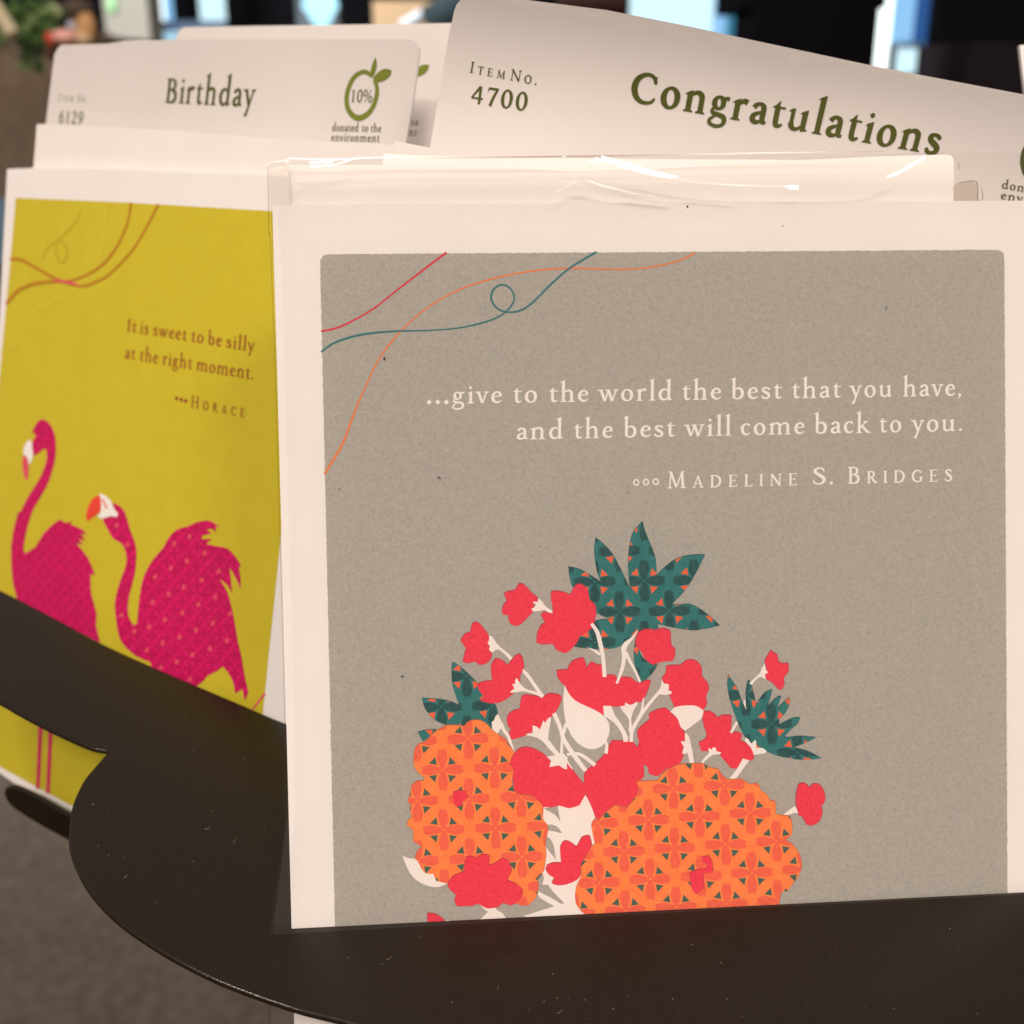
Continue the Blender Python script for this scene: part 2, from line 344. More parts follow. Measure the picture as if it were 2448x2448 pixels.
G = {
 'i': (26, _stem(14, 0, X) + [ell(13.5, 59, 5.2, 5.4, 8, .4)]),
 'l': (26, _stem(14, 0, ASC)),
 'n': (53, _stem(13, 0, X) + S((15, 34, 3.5), (23, 41, 5.5), (31, 42.5, 7), (37, 38, 8.3), (39, 30, 8), (39, 0, 8)) + _foot(39)),
 'm': (81, _stem(13, 0, X) + S((15, 34, 3.5), (23, 41, 5.5), (31, 42.5, 7), (37, 38, 8.3), (39, 30, 8), (39, 0, 8)) + _foot(39, l=5, r=5) + S((42, 34, 3.5), (50, 41, 5.5), (58, 42.5, 7), (64, 38, 8.3), (66, 30, 8), (66, 0, 8)) + _foot(66)),
 'h': (53, _stem(13, 0, ASC) + S((15, 34, 3.5), (23, 41, 5.5), (31, 42.5, 7), (37, 38, 8.3), (39, 30, 8), (39, 0, 8)) + _foot(39)),
 'r': (36, _stem(12, 0, X) + S((14, 32, 3.5), (20, 39, 5.5), (26, 42, 7.5), (33, 39.5, 8.5))),
 'u': (53, [[(8, 44), (16.5, 45.5), (16, 14), (8, 14)], [(2, 38.5), (9, 37), (16, 41), (16.5, 45.5), (8, 43)]] + S((12, 16, 8), (13, 8, 8), (19, 3, 6.5), (27, 4, 5), (36, 12, 3.5)) + _stem(38, 3, X, foot=False) + [[(34, 6), (42, 6), (48, 4.5), (48, 2), (38, 0), (34, -1)]]),
 't': (33, S((14.5, 43, 8), (14.5, 14, 8), (16.5, 5, 8), (22, 3, 6), (30, 7, 3)) + [[(4, 39.5), (31, 39.5), (31, 43.5), (18.5, 43.8), (18.3, 56), (15, 53), (9, 45), (4, 42)]]),
 'a': (41, S((9, 33, 8), (13, 39, 6.5), (20, 42, 5.5), (27, 39, 7.5), (29.5, 32, 8), (29.5, 12, 8), (32, 5, 7), (39, 5, 3)) + S((30, 26, 3.5), (18, 22, 5.5), (10, 16, 7.5), (9, 8, 8), (15, 3.5, 7.5), (23, 4.5, 5), (30, 11, 4))),
 'b': (50, _stem(12.5, 4, ASC, foot=False) + S((14, 34, 3.5), (24, 41.5, 5.5), (35, 37, 8.3), (40, 23, 9), (36, 8, 8), (26, 2.2, 5.5), (16, 4, 5), (10, 8, 4))),
 'c': (39, S((33, 36, 8), (28, 40.5, 6), (21, 42, 5), (12, 36, 7.5), (8.5, 23, 9), (12, 9, 8.5), (21, 3, 6.5), (29, 5, 4.5), (35, 10, 2.5))),
 'd': (51, S((36, 34, 3.5), (27, 41.5, 5), (16, 38, 7.5), (9.5, 24, 9), (13, 9, 8.5), (21, 3, 6.5), (29, 5, 5), (36, 12, 3.5)) + _stem(38, 4, ASC, foot=False) + [[(34, 8), (42, 8), (48, 5), (48, 2.6), (36, 0), (34, 0)]]),
 'e': (41, S((10, 24, 3.5), (34, 26.5, 3.8), curve=False) + S((33, 25, 6), (32, 34, 7.5), (24, 41.7, 5.5), (14, 37, 7), (8.5, 23, 9), (12, 9, 8.5), (22, 3, 6.5), (30, 5, 4.5), (36, 11, 2.5))),
 'g': (44, R(20, 29.5, 13.5, 14.5, 8, 4.5) + S((11, 18, 4), (8, 12, 5), (12, 6.5, 6.5), (24, 4.5, 7), (34, 1, 7.5), (37, -7, 7), (33, -16, 5.5), (20, -20, 5.5), (8, -16, 6), (6, -8, 5), (13, -1, 4), (18, 4, 3)) + S((28, 39, 4), (34, 41, 5), (41, 40.5, 6), curve=False)),
 'k': (50, _stem(13, 0, ASC) + S((16, 22, 3.5), (35, 41, 4.5), curve=False) + _foot(35, 4, 6, 6, y=X, up=-1) + S((21, 26, 7.5), (43, 1.5, 8), curve=False) + [[(36, 0), (52, 0), (51, 2.4), (44, 5)]]),
 'o': (48, R(24, 22, 19, 22.8)),
 's': (37, S((30, 33, 5), (27, 38.5, 6), (19, 41.5, 5.5), (11, 38, 7.5), (11, 30, 8), (20, 23, 9), (28, 16, 8.5), (28, 7, 7.5), (19, 2.5, 5.5), (10, 4.5, 6), (6.5, 12, 5))),
 'v': (43, S((9, 43, 8), (22, 1, 7.5), curve=False) + S((35, 43, 4.5), (22.5, 1, 4.5), curve=False) + _foot(8, 8, 6, 5, y=X, up=-1) + _foot(35, 4.5, 6, 6, y=X, up=-1)),
 'w': (65, S((9, 43, 8), (21, 1, 7.5), curve=False) + S((33, 43, 4.5), (21.5, 1, 4.5), curve=False) + S((32, 43, 8), (44, 1, 7.5), curve=False) + S((57, 43, 4.5), (44.5, 1, 4.5), curve=False) + _foot(8, 8, 6, 4, y=X, up=-1) + _foot(31, 8, 5, 4, y=X, up=-1) + _foot(57, 4.5, 6, 6, y=X, up=-1)),
 'y': (44, S((9, 43, 8), (23, 3, 7.5), curve=False) + S((36, 43, 4.5), (24, 6, 5), (15, -19, 6.5), curve=False) + [ell(13.5, -20, 5, 4.6, 8)] + _foot(8, 8, 6, 5, y=X, up=-1) + _foot(36, 4.5, 6, 6, y=X, up=-1)),
 '.': (19, [[(9.5, -1.5), (15.5, 5), (9.5, 11.5), (3.5, 5)]]),
 ',': (19, [[(9.5, 10.5), (15, 6), (13, -2), (6, -11), (3.5, -9.5), (8, -1), (4, 5)]]),
 'B': (54, _stem(14, 0, CAP, 8.5, True, False) + _foot(14, 8.5, y=CAP, up=-1) + S((13, 61.5, 4), (28, 61.5, 4.5), (38, 55, 8), (38, 42, 8), (29, 35.5, 4.5), (15, 34.5, 4)) + S((27, 34.5, 4.5), (40, 29, 8.5), (44, 18, 9), (39, 6, 8), (27, 2, 4.5), (13, 2, 4))),
 'I': (27, _stem(13.5, 0, CAP, 8.5, True, False) + _foot(13.5, 8.5, y=CAP, up=-1)),
 'C': (60, S((52, 46, 5), (48, 56, 5.5), (38, 61.5, 5), (25, 59, 6.5), (13, 48, 8.5), (9, 31, 9.5), (14, 14, 8.5), (26, 4, 6.5), (39, 3, 5), (49, 7, 4.5), (54, 15, 3.5)) + [[(49.5, 44), (54.5, 44), (53.5, 61), (50, 58)]]),
 'M': (77, S((13, 0, 4.5), (17, 61, 5), curve=False) + S((17, 62, 8.5), (38, 4, 7), curve=False) + S((60, 62, 4.8), (38.5, 4, 4.5), curve=False) + S((60, 62, 8.5), (64, 0, 8.5), curve=False) + _foot(13, 4.5, 6, 6) + _foot(64, 8.5) + [[(6, 64), (20, 64), (18, 59), (8, 61.6)], [(57, 64), (69, 64), (69, 61.6), (58, 58)]]),
 'H': (69, _stem(14, 0, CAP, 8.5, True, False) + _foot(14, 8.5, y=CAP, up=-1) + _stem(55, 0, CAP, 8.5, True, False) + _foot(55, 8.5, y=CAP, up=-1) + [[(14, 31), (55, 31), (55, 35.4), (14, 35.4)]]),
 'A': (62, S((31, 62, 4), (9, 0, 5), curve=False) + S((30, 64, 5), (51, 1, 9.5), curve=False) + [[(17, 20), (44, 20), (44, 24), (17, 24)]] + _foot(9, 4, 6, 6) + _foot(51, 9, 5, 6)),
 'D': (68, _stem(14, 0, CAP, 8.5, True, False) + _foot(14, 8.5, y=CAP, up=-1) + S((13, 61.6, 4), (30, 61.6, 4.8), (48, 54, 7.5), (57, 34, 9.5), (49, 12, 8), (32, 2.4, 5), (13, 2, 4))),
 'E': (54, _stem(14, 0, CAP, 8.5, True, False) + _foot(14, 8.5, r=0, y=CAP, up=-1) + [[(14, 60), (44, 60), (46, 49), (48, 49), (47, 64), (14, 64)], [(14, 31.5), (36, 31.5), (38, 25), (40, 25), (40, 41), (38, 41), (36, 35.6), (14, 35.6)], [(14, 0), (47, 0), (51, 17), (48.5, 17), (43, 4.5), (14, 4.2)]]),
 'L': (50, _stem(14, 0, CAP, 8.5, True, False) + _foot(14, 8.5, y=CAP, up=-1) + [[(14, 0), (45, 0), (49, 17), (46.5, 17), (41, 4.5), (14, 4.2)]]),
 'N': (69, S((13, 0, 4.6), (13, 60, 4.6), curve=False) + S((12, 62, 8.5), (56, 2, 8.5), curve=False) + S((56.5, 0, 4.6), (56.5, 62, 4.6), curve=False) + _foot(13, 4.6, 6, 6) + _foot(56.5, 4.6, y=CAP, up=-1) + [[(4, 64), (16, 64), (14, 58), (5, 61.6)]]),
 'S': (47, S((38, 48, 4), (35, 57, 5.5), (25, 61.5, 5), (14, 57, 7.5), (12, 47, 9), (23, 36, 10), (35, 26, 10), (38, 14, 8.5), (31, 4, 6.5), (20, 2.4, 5), (10, 7, 5), (7, 17, 4))),
 'R': (60, _stem(14, 0, CAP, 8.5, True, False) + _foot(14, 8.5, y=CAP, up=-1) + S((13, 61.6, 4), (28, 61.6, 4.5), (39, 55, 8), (40, 44, 8.5), (31, 34.5, 5), (15, 32, 4)) + S((27, 33, 8), (40, 14, 8.5), (54, 1, 8), curve=False) + [[(46, 0), (62, 0), (61, 2.4), (52, 6)]]),
 'G': (66, S((52, 48, 5), (48, 56.5, 5.5), (38, 61.5, 5), (25, 59, 6.5), (13, 48, 8.5), (9, 31, 9.5), (14, 14, 8.5), (26, 4, 6.5), (38, 2.5, 5), (52, 7, 5)) + _stem(52, 4, 27, 8.5, False, False) + _foot(52, 8.5, y=29, up=-1)),
 'O': (70, R(35, 32, 29, 33, 9.5, 5)),
 'T': (56, _stem(28, 0, CAP, 8.5) [:1] + _foot(28, 8.5) + [[(3, 64), (53, 64), (54, 49), (51.5, 49), (47, 60), (9, 60), (4.5, 49), (2, 49)]]),
 '4': (50, S((34, 60, 7), (7, 20, 4.5), curve=False) + [[(5, 16), (46, 16), (47, 21.5), (5, 21.5)], [(30, 0), (39, 0), (39, 62), (30, 55)]]),
 '7': (50, [[(10, 62), (7, 47), (9.5, 47), (12, 54.5), (42, 54.5), (46, 62)]] + S((42, 58, 6), (30, 30, 7.5), (21, -1, 8.5))),
 '0': (50, R(25, 31, 20, 32, 9.5, 4.5)),
 '1': (50, _stem(25, 0, 61, 8.5) + []),
 '2': (50, S((9, 47, 5), (15, 57, 6), (25, 60, 6), (35, 54, 8.5), (35, 42, 8.5), (24, 24, 6.5), (9, 5, 5)) + [[(8, 0), (42, 0), (45, 13), (42, 13), (38, 8), (10, 8)]]),
 '6': (50, R(25, 20, 19, 21, 8.5, 4.5) + S((10, 22, 8.5), (14, 42, 8), (26, 56, 6), (40, 63, 3.5))),
 '9': (50, R(25, 41, 19, 21, 8.5, 4.5) + S((40, 39, 8.5), (36, 20, 8), (24, 6, 6), (10, -1, 3.5))),
 '%': (74, R(18, 46, 14, 17, 7, 4) + R(56, 16, 14, 17, 7, 4) + S((57, 63, 4), (17, -1, 4), curve=False)),
 'q': (30, [('s', [(15 + 9 * math.cos(i * math.pi / 6), 22 + 11 * math.sin(i * math.pi / 6), 5) for i in range(13)], True)]),
}
SMALL = 0.72
_cache = {}
def glyph(ch, bold):
    k = (ch, bold)
    if k not in _cache:
        sc = ch.startswith('~'); adv, parts = G[ch[-1]]; polys = []
        wm = bold * (1.18 if sc else 1)
        for p in parts:
            if p and p[0] == 's': polys += stroke_quads(p[1], 5, p[2], wm)
            elif p and p[0] == 'b': polys.append([(p[2] + (x - p[2]) * wm, y) for x, y in p[1]])
            else: polys.append(p)
        vs, ts = cdt(polys, eps=1e-4)
        f = SMALL if sc else 1
        _cache[k] = (adv * f, [(x * f, y * f) for x, y in vs], ts)
    return _cache[k]
def text(name, plane, off, material, parent, runs, bold=1.0):
    """runs: (string, p0, p1, up_vec_px, height_units); lower-case after ~ is a small capital"""
    verts = []; faces = []; wn = plane.wn
    for s, p0, p1, up, units in runs:
        chars = []; i = 0
        while i < len(s):
            if s[i] == '~': chars.append('~' + s[i + 1]); i += 2
            else: chars.append(s[i]); i += 1
        O = plane.at(*p0, off); E = plane.at(*p1, off); Up = plane.at(p0[0] + up[0], p0[1] + up[1], off) - O
        vy = Up / units; vx0 = (E - O); L = vx0.length; ux = vx0.normalized(); s1 = vy.length
        gl = [(glyph(c, bold) if c != ' ' else None) for c in chars]
        lsb = 3
        nat = sum((g[0] if g else 20) for g in gl) - 2 * lsb
        gaps = max(len(chars) - 1, 1); track = (L / s1 - nat) / gaps
        sx = s1
        if track > 3 or track < -2.5:
            tr = min(max(track, -2.5), 3); sx = L / (nat + tr * gaps); track = tr
            if any(ch.startswith('~') for ch in chars) and L / (nat * s1) > 1.05: sx = s1; track = (L / s1 - nat) / gaps
        x = -lsb
        for g in gl:
            if g is None: x += 20 + track; continue
            b = len(verts)
            new = [O + ux * ((x + v[0]) * sx) + vy * v[1] for v in g[1]]
            if plane.curve: new = [plane.at(*px_of(v), off) for v in new]
            verts += new
            for t in g[2]:
                f = [b + k for k in t]
                if (verts[f[1]] - verts[f[0]]).cross(verts[f[2]] - verts[f[0]]).dot(wn) < 0: f = f[::-1]
                faces.append(f)
            x += g[0] + track
    return link(name, verts, faces, material, parent)

# ------------------------------------------------------------------ planes of the sheets
MAIN = Plane(765, 608, 0.200, (36626, -864, 2822), (1623, 85046, 2822))
FLAM = Plane(450, 810, 0.272, (-3824, -884, 2822), (-0.1, 1, 0.04))
BDAY = FLAM.shift(-0.007)
CONG = Plane(1600, 300, 0.2235, (1, 0.17, -0.02), (-0.17, 1, 0.15))
MAIN.curve = lambda x, y: 0.016 * (1 - min(1.0, ((y - 1330) / 900) ** 2)) * (1 - 0.25 * ((x - 1550) / 900) ** 2) if y < 2230 else 0.0
def _cong(x, y):
    d = max(0.0, 400 + 0.17 * (x - 1200) - y) / 400; e = max(0.0, x - 1750) / 700
    return -0.037 * d * d + 0.038 * e * e
CONG.curve = _cong
def _bd(x, y):
    d = max(0.0, 330 - y) / 240; return -0.010 * d * d + 0.004 * math.sin(x * 0.009)
BDAY.curve = _bd
pA = MAIN.c(697, 2217); pB = MAIN.c(2448, 2130)
PLT = Plane(697, 2217, pA.z, pB - pA, (0.0, -0.50, 0.866))

# ================================================================== the setting
floor_v = [Vector((x, y, 0)) for x, y in ((-12, -6), (12, -6), (12, 14), (-12, 14))]
CARPET = mat('brown_carpet', (0.125, 0.096, 0.072), 0.95, 0.1, var=(0.105, 0.080, 0.060), vscale=9, var2=(0.155, 0.120, 0.09), v2scale=45, v2lo=0.4, v2hi=0.7)
tag(link('floor', floor_v, [[0, 1, 2, 3]], CARPET), kind='structure')

# ================================================================== card rack
root = thing('card_rack', P(697, 2217, pA.z), 'black powder coated metal card rack with a curved plate, slot and small lip', 'card rack')
outline = [(-80, 1376), (0, 1409), (120, 1470), (253, 1541), (400, 1607), (560, 1675), (688, 1729), (860, 1790), (1200, 1870), (1700, 1890), (2200, 1860), (2600, 1800),
           (2800, 1900), (2800, 2440), (2400, 2510), (1800, 2560), (1300, 2530), (1000, 2484), (900, 2466), (816, 2443), (740, 2424), (676, 2405), (591, 2375), (507, 2341), (422, 2298), (346, 2252), (287, 2210), (240, 2166),
           (203, 2119), (180, 2074), (167, 2037), (163, 2005), (165, 1963), (171, 1930), (183, 1896), (201, 1862), (222, 1836), (253, 1801), (256, 1795), (220, 1789), (169, 1768), (106, 1738), (42, 1704), (0, 1680), (-80, 1640)]
outline = smooth_poly(outline, 4, 35)
slot = [(695, 2220.2), (2720, 2119.5), (2720, 2090), (697, 2203)]
def plate_mesh(name, plane, outer, holes, thick, r, parent, nprof=6):
    wn = plane.wn; pts = [plane.at(x, y) for x, y in outer]; n = len(pts)
    area2 = sum(outer[i - 1][0] * outer[i][1] - outer[i][0] * outer[i - 1][1] for i in range(n))
    nor = []
    for i in range(n):
        d = (pts[(i + 1) % n] - pts[i - 1]).normalized(); o = d.cross(wn)
        nor.append(o)
    c = sum(pts, Vector()) / n
    # outward: flip once using the first convex extreme
    e = max(range(n), key=lambda i: (pts[i] - c).length)
    if nor[e].dot(pts[e] - c) < 0: nor = [-v for v in nor]
    rings = []
    for k in range(nprof + 1):
        a = math.pi * k / nprof
        rings.append([pts[i] + nor[i] * (r * math.sin(a) - r) - wn * (thick / 2 - thick / 2 * math.cos(a)) for i in range(n)])
    # caps: triangulate the outline in pixels, place its vertices on the first ring
    inner = []
    vs, ts = cdt([outer], holes)
    lookup = {}
    for i, p in enumerate(outer): lookup[(round(p[0], 2), round(p[1], 2))] = i
    verts = []; faces = []
    for k in range(nprof + 1): verts += rings[k]
    for k in range(nprof):
        for i in range(n):
            j = (i + 1) % n; a, b, cc, dd = k * n + i, k * n + j, (k + 1) * n + j, (k + 1) * n + i
            faces.append([a, b, cc, dd])
    sm = [True] * len(faces)
    top = len(verts); mp = []
    for (x, y) in vs:
        i = lookup.get((round(x, 2), round(y, 2)))
        mp.append(rings[0][i] if i is not None else plane.at(x, y))
    verts += mp; bot = len(verts); verts += [v - wn * thick for v in mp]
    for t in ts:
        a, b, cc = (mp[i] for i in t[:3])
        if (b - a).cross(cc - a).dot(wn) < 0: t = t[::-1]
        faces.append([top + i for i in t]); faces.append([bot + i for i in t[::-1]])
    for h in holes:
        hv = [plane.at(x, y) for x, y in h]; b = len(verts); m = len(h); verts += hv + [v - wn * thick for v in hv]
        for i in range(m):
            j = (i + 1) % m; faces.append([b + i, b + j, b + m + j, b + m + i])
    o = link(name, verts, faces, PLATE, parent)
    import bmesh
    bm = bmesh.new(); bm.from_mesh(o.data); bm.faces.ensure_lookup_table()
    bmesh.ops.recalc_face_normals(bm, faces=[f for f in bm.faces][:len(sm)])
    bm.to_mesh(o.data); bm.free()
    for i in range(len(sm)): o.data.polygons[i].use_smooth = True
    return o
plate_mesh('plate', PLT, outline, [slot], 0.0013, 0.00055, root)
# the lip of the next plate below, under the flamingo card
LIP = Plane(90, 1950, 0.292, (1, 0.5, -0.55), (-0.2, 1, 0.25))
lipo = smooth_poly([(9, 1888), (18, 1879), (36, 1879), (90, 1905), (170, 1950), (300, 2020), (420, 2086), (420, 2150), (300, 2090), (165, 2013), (100, 1978), (45, 1944), (22, 1925), (10, 1904)], 4, 50)
plate_mesh('lower_lip', LIP, lipo, [], 0.0016, 0.0007, root)
# the pole that carries the plates, behind the cards
def tube(name, a, b, r, material, parent, seg=24, r2=None):
    a = Vector(a); b = Vector(b); d = (b - a).normalized(); u = d.orthogonal().normalized(); v = d.cross(u); r2 = r2 or r
    vs = [a + (u * math.cos(t) + v * math.sin(t)) * r for t in [2 * math.pi * i / seg for i in range(seg)]] + [b + (u * math.cos(t) + v * math.sin(t)) * r2 for t in [2 * math.pi * i / seg for i in range(seg)]]
    fs = [[i, (i + 1) % seg, seg + (i + 1) % seg, seg + i] for i in range(seg)] + [list(range(seg))[::-1], list(range(seg, 2 * seg))]
    return link(name, vs, fs, material, parent)
pole_top = P(1650, 520, 0.40); tube('pole', (pole_top.x, pole_top.y, 0), pole_top, 0.013, PLATE, root)
arm_a = PLT.at(1500, 1895, -0.0008); tube('arm', arm_a, Vector((pole_top.x, pole_top.y, arm_a.z - 0.03)), 0.004, PLATE, root)
# lint and dust lying on the plate
dq = []
for cx0, cy0 in [(498, 1980), (1300, 2395), (1338, 2418), (560, 2010), (300, 2095), (1190, 2360), (930, 2290)]:
    a = random.uniform(-.6, .2); l = random.uniform(3, 8)
    dq += stroke_quads([(cx0 - l * math.cos(a), cy0 - l * math.sin(a) + 3, .7), (cx0, cy0 + 2.5, 1.2), (cx0 + l * math.cos(a), cy0 + l * math.sin(a) * .4 - 3, .7)], 5)
for _ in range(260):
    x = random.uniform(220, 2420); y = random.uniform(1850, 2440)
    if (x > 640 and y < 2290 - (x - 700) * .05) or (x < 700 and y > 2040 + (x - 200) * .75): continue
    r = random.choice((.6, .7, .9, 1.0, 1.6)); dq.append(ell(x, y, r * random.uniform(.7, 1.4), r, 6, random.random()))
tag(flat('dust', PLT, 0.00008, DUST, root, dq), kind='stuff')

# ================================================================== main greeting card
card = thing('greeting_card', MAIN.at(697, 2217, -0.0005), 'greeting card with grey printed panel, white quote and orange pineapples with red flowers', 'greeting card', 'greeting cards for sale in the rack')
bot = 2620
left_b = 697 + (bot - 2217) * 0.027
sheet = slab('card_sheet', MAIN, [(651, 491), (700, 489.5), (2380, 480), (2530, 479), (2560, 2600), (left_b, bot), (697, 2217), (684, 1700), (663, 900), (655, 640)], 0.0006, PAPER, card)
def rrect(x0, y0, x1, y1, x2, y2, x3, y3, r):
    P4 = [Vector(p) for p in ((x0, y0), (x1, y1), (x2, y2), (x3, y3))]; out = []
    for i in range(4):
        p = P4[i]; a = (P4[i - 1] - p).normalized() * r; b = (P4[(i + 1) % 4] - p).normalized() * r
        for k in range(6):
            t = k / 5; q = p + a * (1 - t) ** 2 + b * t ** 2; out.append((q.x, q.y))
    return out
# panel with a slightly rough printed edge
def roughen(pts, step=5, amp=0.8):
    out = []
    for i in range(len(pts)):
        a = Vector(pts[i]); b = Vector(pts[(i + 1) % len(pts)]); n = max(1, int((b - a).length / step)); d = (b - a); nn = Vector((-d.y, d.x)).normalized() if d.length > 0 else Vector((0, 0))
        for k in range(n):
            q = a + d * (k / n) + nn * random.uniform(-amp, amp); out.append((q.x, q.y))
    return out
pan = rrect(765, 608, 2401, 597, 2411, 2640, 810, 2620, 22)
panel = flat('printed_panel', MAIN, 0.00002, GREY, card, [roughen(pan)])
lv = iter(range(100))
Z1, Z2, Z3, Z4, Z5, Z6 = 0.00005, 0.00008, 0.00011, 0.00014, 0.00017, 0.00020

# streamers
A1 = lambda pts: crop(740, 560, 2.2465, pts)
flat('printed_streamer', MAIN, Z1, RLINE, panel, stroke_quads(A1([(62, 521, 10), (150, 502, 10), (250, 455, 9), (350, 395, 9), (470, 300, 9), (600, 200, 10), (735, 98, 12)])))
flat('printed_streamer', MAIN, Z1, OLINE, panel, stroke_quads(A1([(80, 1290, 12), (110, 1240, 13), (180, 1120, 13), (240, 960, 11), (300, 820, 9), (380, 660, 9), (500, 510, 9), (640, 390, 8), (800, 300, 9), (980, 240, 9), (1180, 200, 9), (1380, 183, 9), (1560, 187, 8), (1720, 188, 8), (1860, 172, 8), (1990, 140, 8), (2070, 100, 9)])))
flat('printed_streamer', MAIN, Z2, TLINE, panel, stroke_quads(A1([(62, 632, 9), (130, 585, 11), (230, 550, 12), (340, 530, 11), (480, 520, 9), (650, 516, 7), (800, 503, 8), (930, 475, 9), (1020, 440, 9), (1075, 395, 10), (1100, 340, 9), (1075, 288, 9), (1030, 272, 9), (990, 295, 11), (975, 345, 11), (1005, 395, 10), (1060, 418, 9), (1130, 410, 10), (1200, 365, 10), (1300, 265, 11), (1400, 180, 10), (1540, 95, 12)]), 8))

# artwork traced piece by piece
cA = lambda p: crop(1080, 1220, 4.83, p); cC = lambda p: crop(940, 1500, 6.44, p); cD = lambda p: crop(1500, 1540, 5.367, p)
cE = lambda p: crop(1600, 1500, 4.83, p); cG = lambda p: crop(1280, 1840, 5.367, p); cH = lambda p: crop(1600, 1840, 5.084, p)
cI = lambda p: crop(940, 1640, 4.83, p); cJ = lambda p: crop(940, 1940, 4.83, p); cK = lambda p: crop(1300, 1240, 4.391, p); cL = lambda p: crop(1180, 1540, 5.367, p)
whites = []
wp = lambda pts, c=42: whites.append(smooth_poly(pts, 2, c))
wp(cA([(1000, 1015), (1040, 1050), (1080, 1105), (1165, 1165), (1160, 1185), (1120, 1180), (1070, 1150), (1010, 1162), (940, 1168), (918, 1140), (955, 1115), (975, 1090), (940, 1070), (945, 1052), (990, 1058)]))
wp(cA([(430, 1440), (470, 1460), (500, 1510), (560, 1580), (640, 1640), (700, 1700), (675, 1735), (610, 1660), (540, 1605), (500, 1615), (470, 1645), (430, 1610), (440, 1570), (412, 1530), (430, 1500)]))
wp(cL([(300, 430), (320, 470), (360, 525), (430, 580), (550, 610), (640, 660), (620, 690), (560, 655), (470, 625), (380, 605), (300, 615), (215, 620), (220, 600), (265, 570), (240, 510), (280, 505), (275, 460)]))
wp(cL([(375, 315), (440, 370), (500, 450), (570, 550), (650, 660), (620, 680), (540, 590), (480, 500), (430, 430), (370, 360)]))
wp(cL([(730, 930), (735, 980), (715, 1080), (700, 1220), (740, 1290), (830, 1390), (780, 1410), (700, 1330), (640, 1260), (560, 1200), (480, 1180), (415, 1165), (440, 1145), (500, 1140), (500, 1040), (560, 1060), (590, 1095), (610, 1050), (640, 975), (660, 1010), (690, 960)]))
wp(cL([(910, 525), (940, 590), (985, 660), (1060, 730), (1180, 790), (1330, 860), (1430, 935), (1480, 1020), (1485, 1120), (1450, 1230), (1380, 1310), (1290, 1345), (1190, 1335), (1080, 1270), (1000, 1180), (960, 1090), (930, 1030), (895, 800), (895, 650)]))
for st in ([(775, 885, 55), (850, 1060, 50), (900, 1220, 55), (1000, 1380, 60), (1180, 1625, 55)], [(930, 1010, 40), (905, 1110, 40), (880, 1200, 35), (870, 1410, 40)], [(690, 1250, 60), (780, 1370, 60), (880, 1480, 60)],
           [(940, 1415, 35), (1050, 1400, 40), (1150, 1435, 45), (1300, 1550, 50)], [(1425, 1220, 30), (1450, 1300, 38), (1440, 1400, 45)], [(930, 1480, 25), (980, 1560, 18), (1010, 1600, 10)]):
    whites += stroke_quads(cL(st), 4)
wp(cL([(680, 1440), (800, 1420), (880, 1390), (950, 1450), (940, 1520), (940, 1605), (900, 1595), (835, 1550), (800, 1560), (715, 1575), (735, 1490)]))
wp(cL([(1405, 790), (1510, 790), (1550, 900), (1640, 1030), (1720, 1180), (1720, 1250), (1665, 1250), (1640, 1140), (1550, 1010), (1415, 920)]))
wp(cL([(1620, 795), (1680, 790), (1690, 745), (1740, 775), (1780, 770), (1840, 735), (1845, 770), (1790, 860), (1765, 960), (1765, 1120), (1730, 1120), (1735, 970), (1680, 890), (1640, 840)]))
for st in ([(45, 1250, 50), (60, 1110, 45), (150, 940, 45), (280, 760, 40), (410, 610, 40)], [(205, 690, 16), (180, 860, 35), (130, 970, 40)], [(25, 930, 30), (38, 1020, 30), (48, 1170, 42)]): whites += stroke_quads(cD(st), 4)
wp(cD([(440, 450), (465, 505), (525, 510), (530, 560), (520, 590), (565, 605), (560, 635), (480, 650), (400, 640), (370, 620), (420, 560)]))
wp(cD([(550, 865), (610, 805), (750, 785), (880, 790), (975, 850), (950, 950), (860, 1020), (740, 1110), (680, 1060), (640, 950)]))
wp(cD([(1035, 1330), (1075, 1350), (1100, 1320), (1130, 1325), (1140, 1370), (1200, 1390), (1180, 1410), (1090, 1420), (1010, 1480), (960, 1535), (930, 1530), (990, 1450), (1045, 1395)]))
wp(cD([(740, 1130), (790, 1190), (830, 1370), (850, 1500), (850, 1550), (800, 1550), (780, 1440), (760, 1385), (740, 1410), (700, 1400), (715, 1340), (725, 1320), (685, 1250), (690, 1240), (740, 1250), (735, 1180)]))
wp(cD([(1510, 1195), (1550, 1220), (1585, 1275), (1640, 1225), (1650, 1260), (1650, 1330), (1730, 1330), (1785, 1370), (1760, 1400), (1620, 1420), (1590, 1340), (1550, 1290), (1500, 1240)]))
wp(cD([(1310, 1130), (1390, 990), (1420, 1010), (1340, 1140)])); wp(cD([(1480, 1465), (1560, 1490), (1480, 1600), (1380, 1740), (1295, 1735), (1400, 1600)]))
wp(cE([(1100, 415), (1115, 490), (1140, 515), (1100, 545), (1115, 600), (1060, 570), (1010, 590), (950, 665), (920, 640), (1040, 530), (1060, 480)]))
for st in ([(500, 1100, 30), (560, 1190, 42), (590, 1300, 45), (620, 1450, 42), (638, 1660, 42)], [(470, 1358, 6), (530, 1385, 25), (590, 1425, 35)], [(985, 1175, 8), (930, 1250, 26), (845, 1340, 55), (840, 1450, 42), (825, 1560, 40), (765, 1730, 24)], [(855, 1400, 40), (910, 1510, 32), (960, 1600, 26), (1010, 1715, 26)]):
    whites += stroke_quads(cK(st), 4)
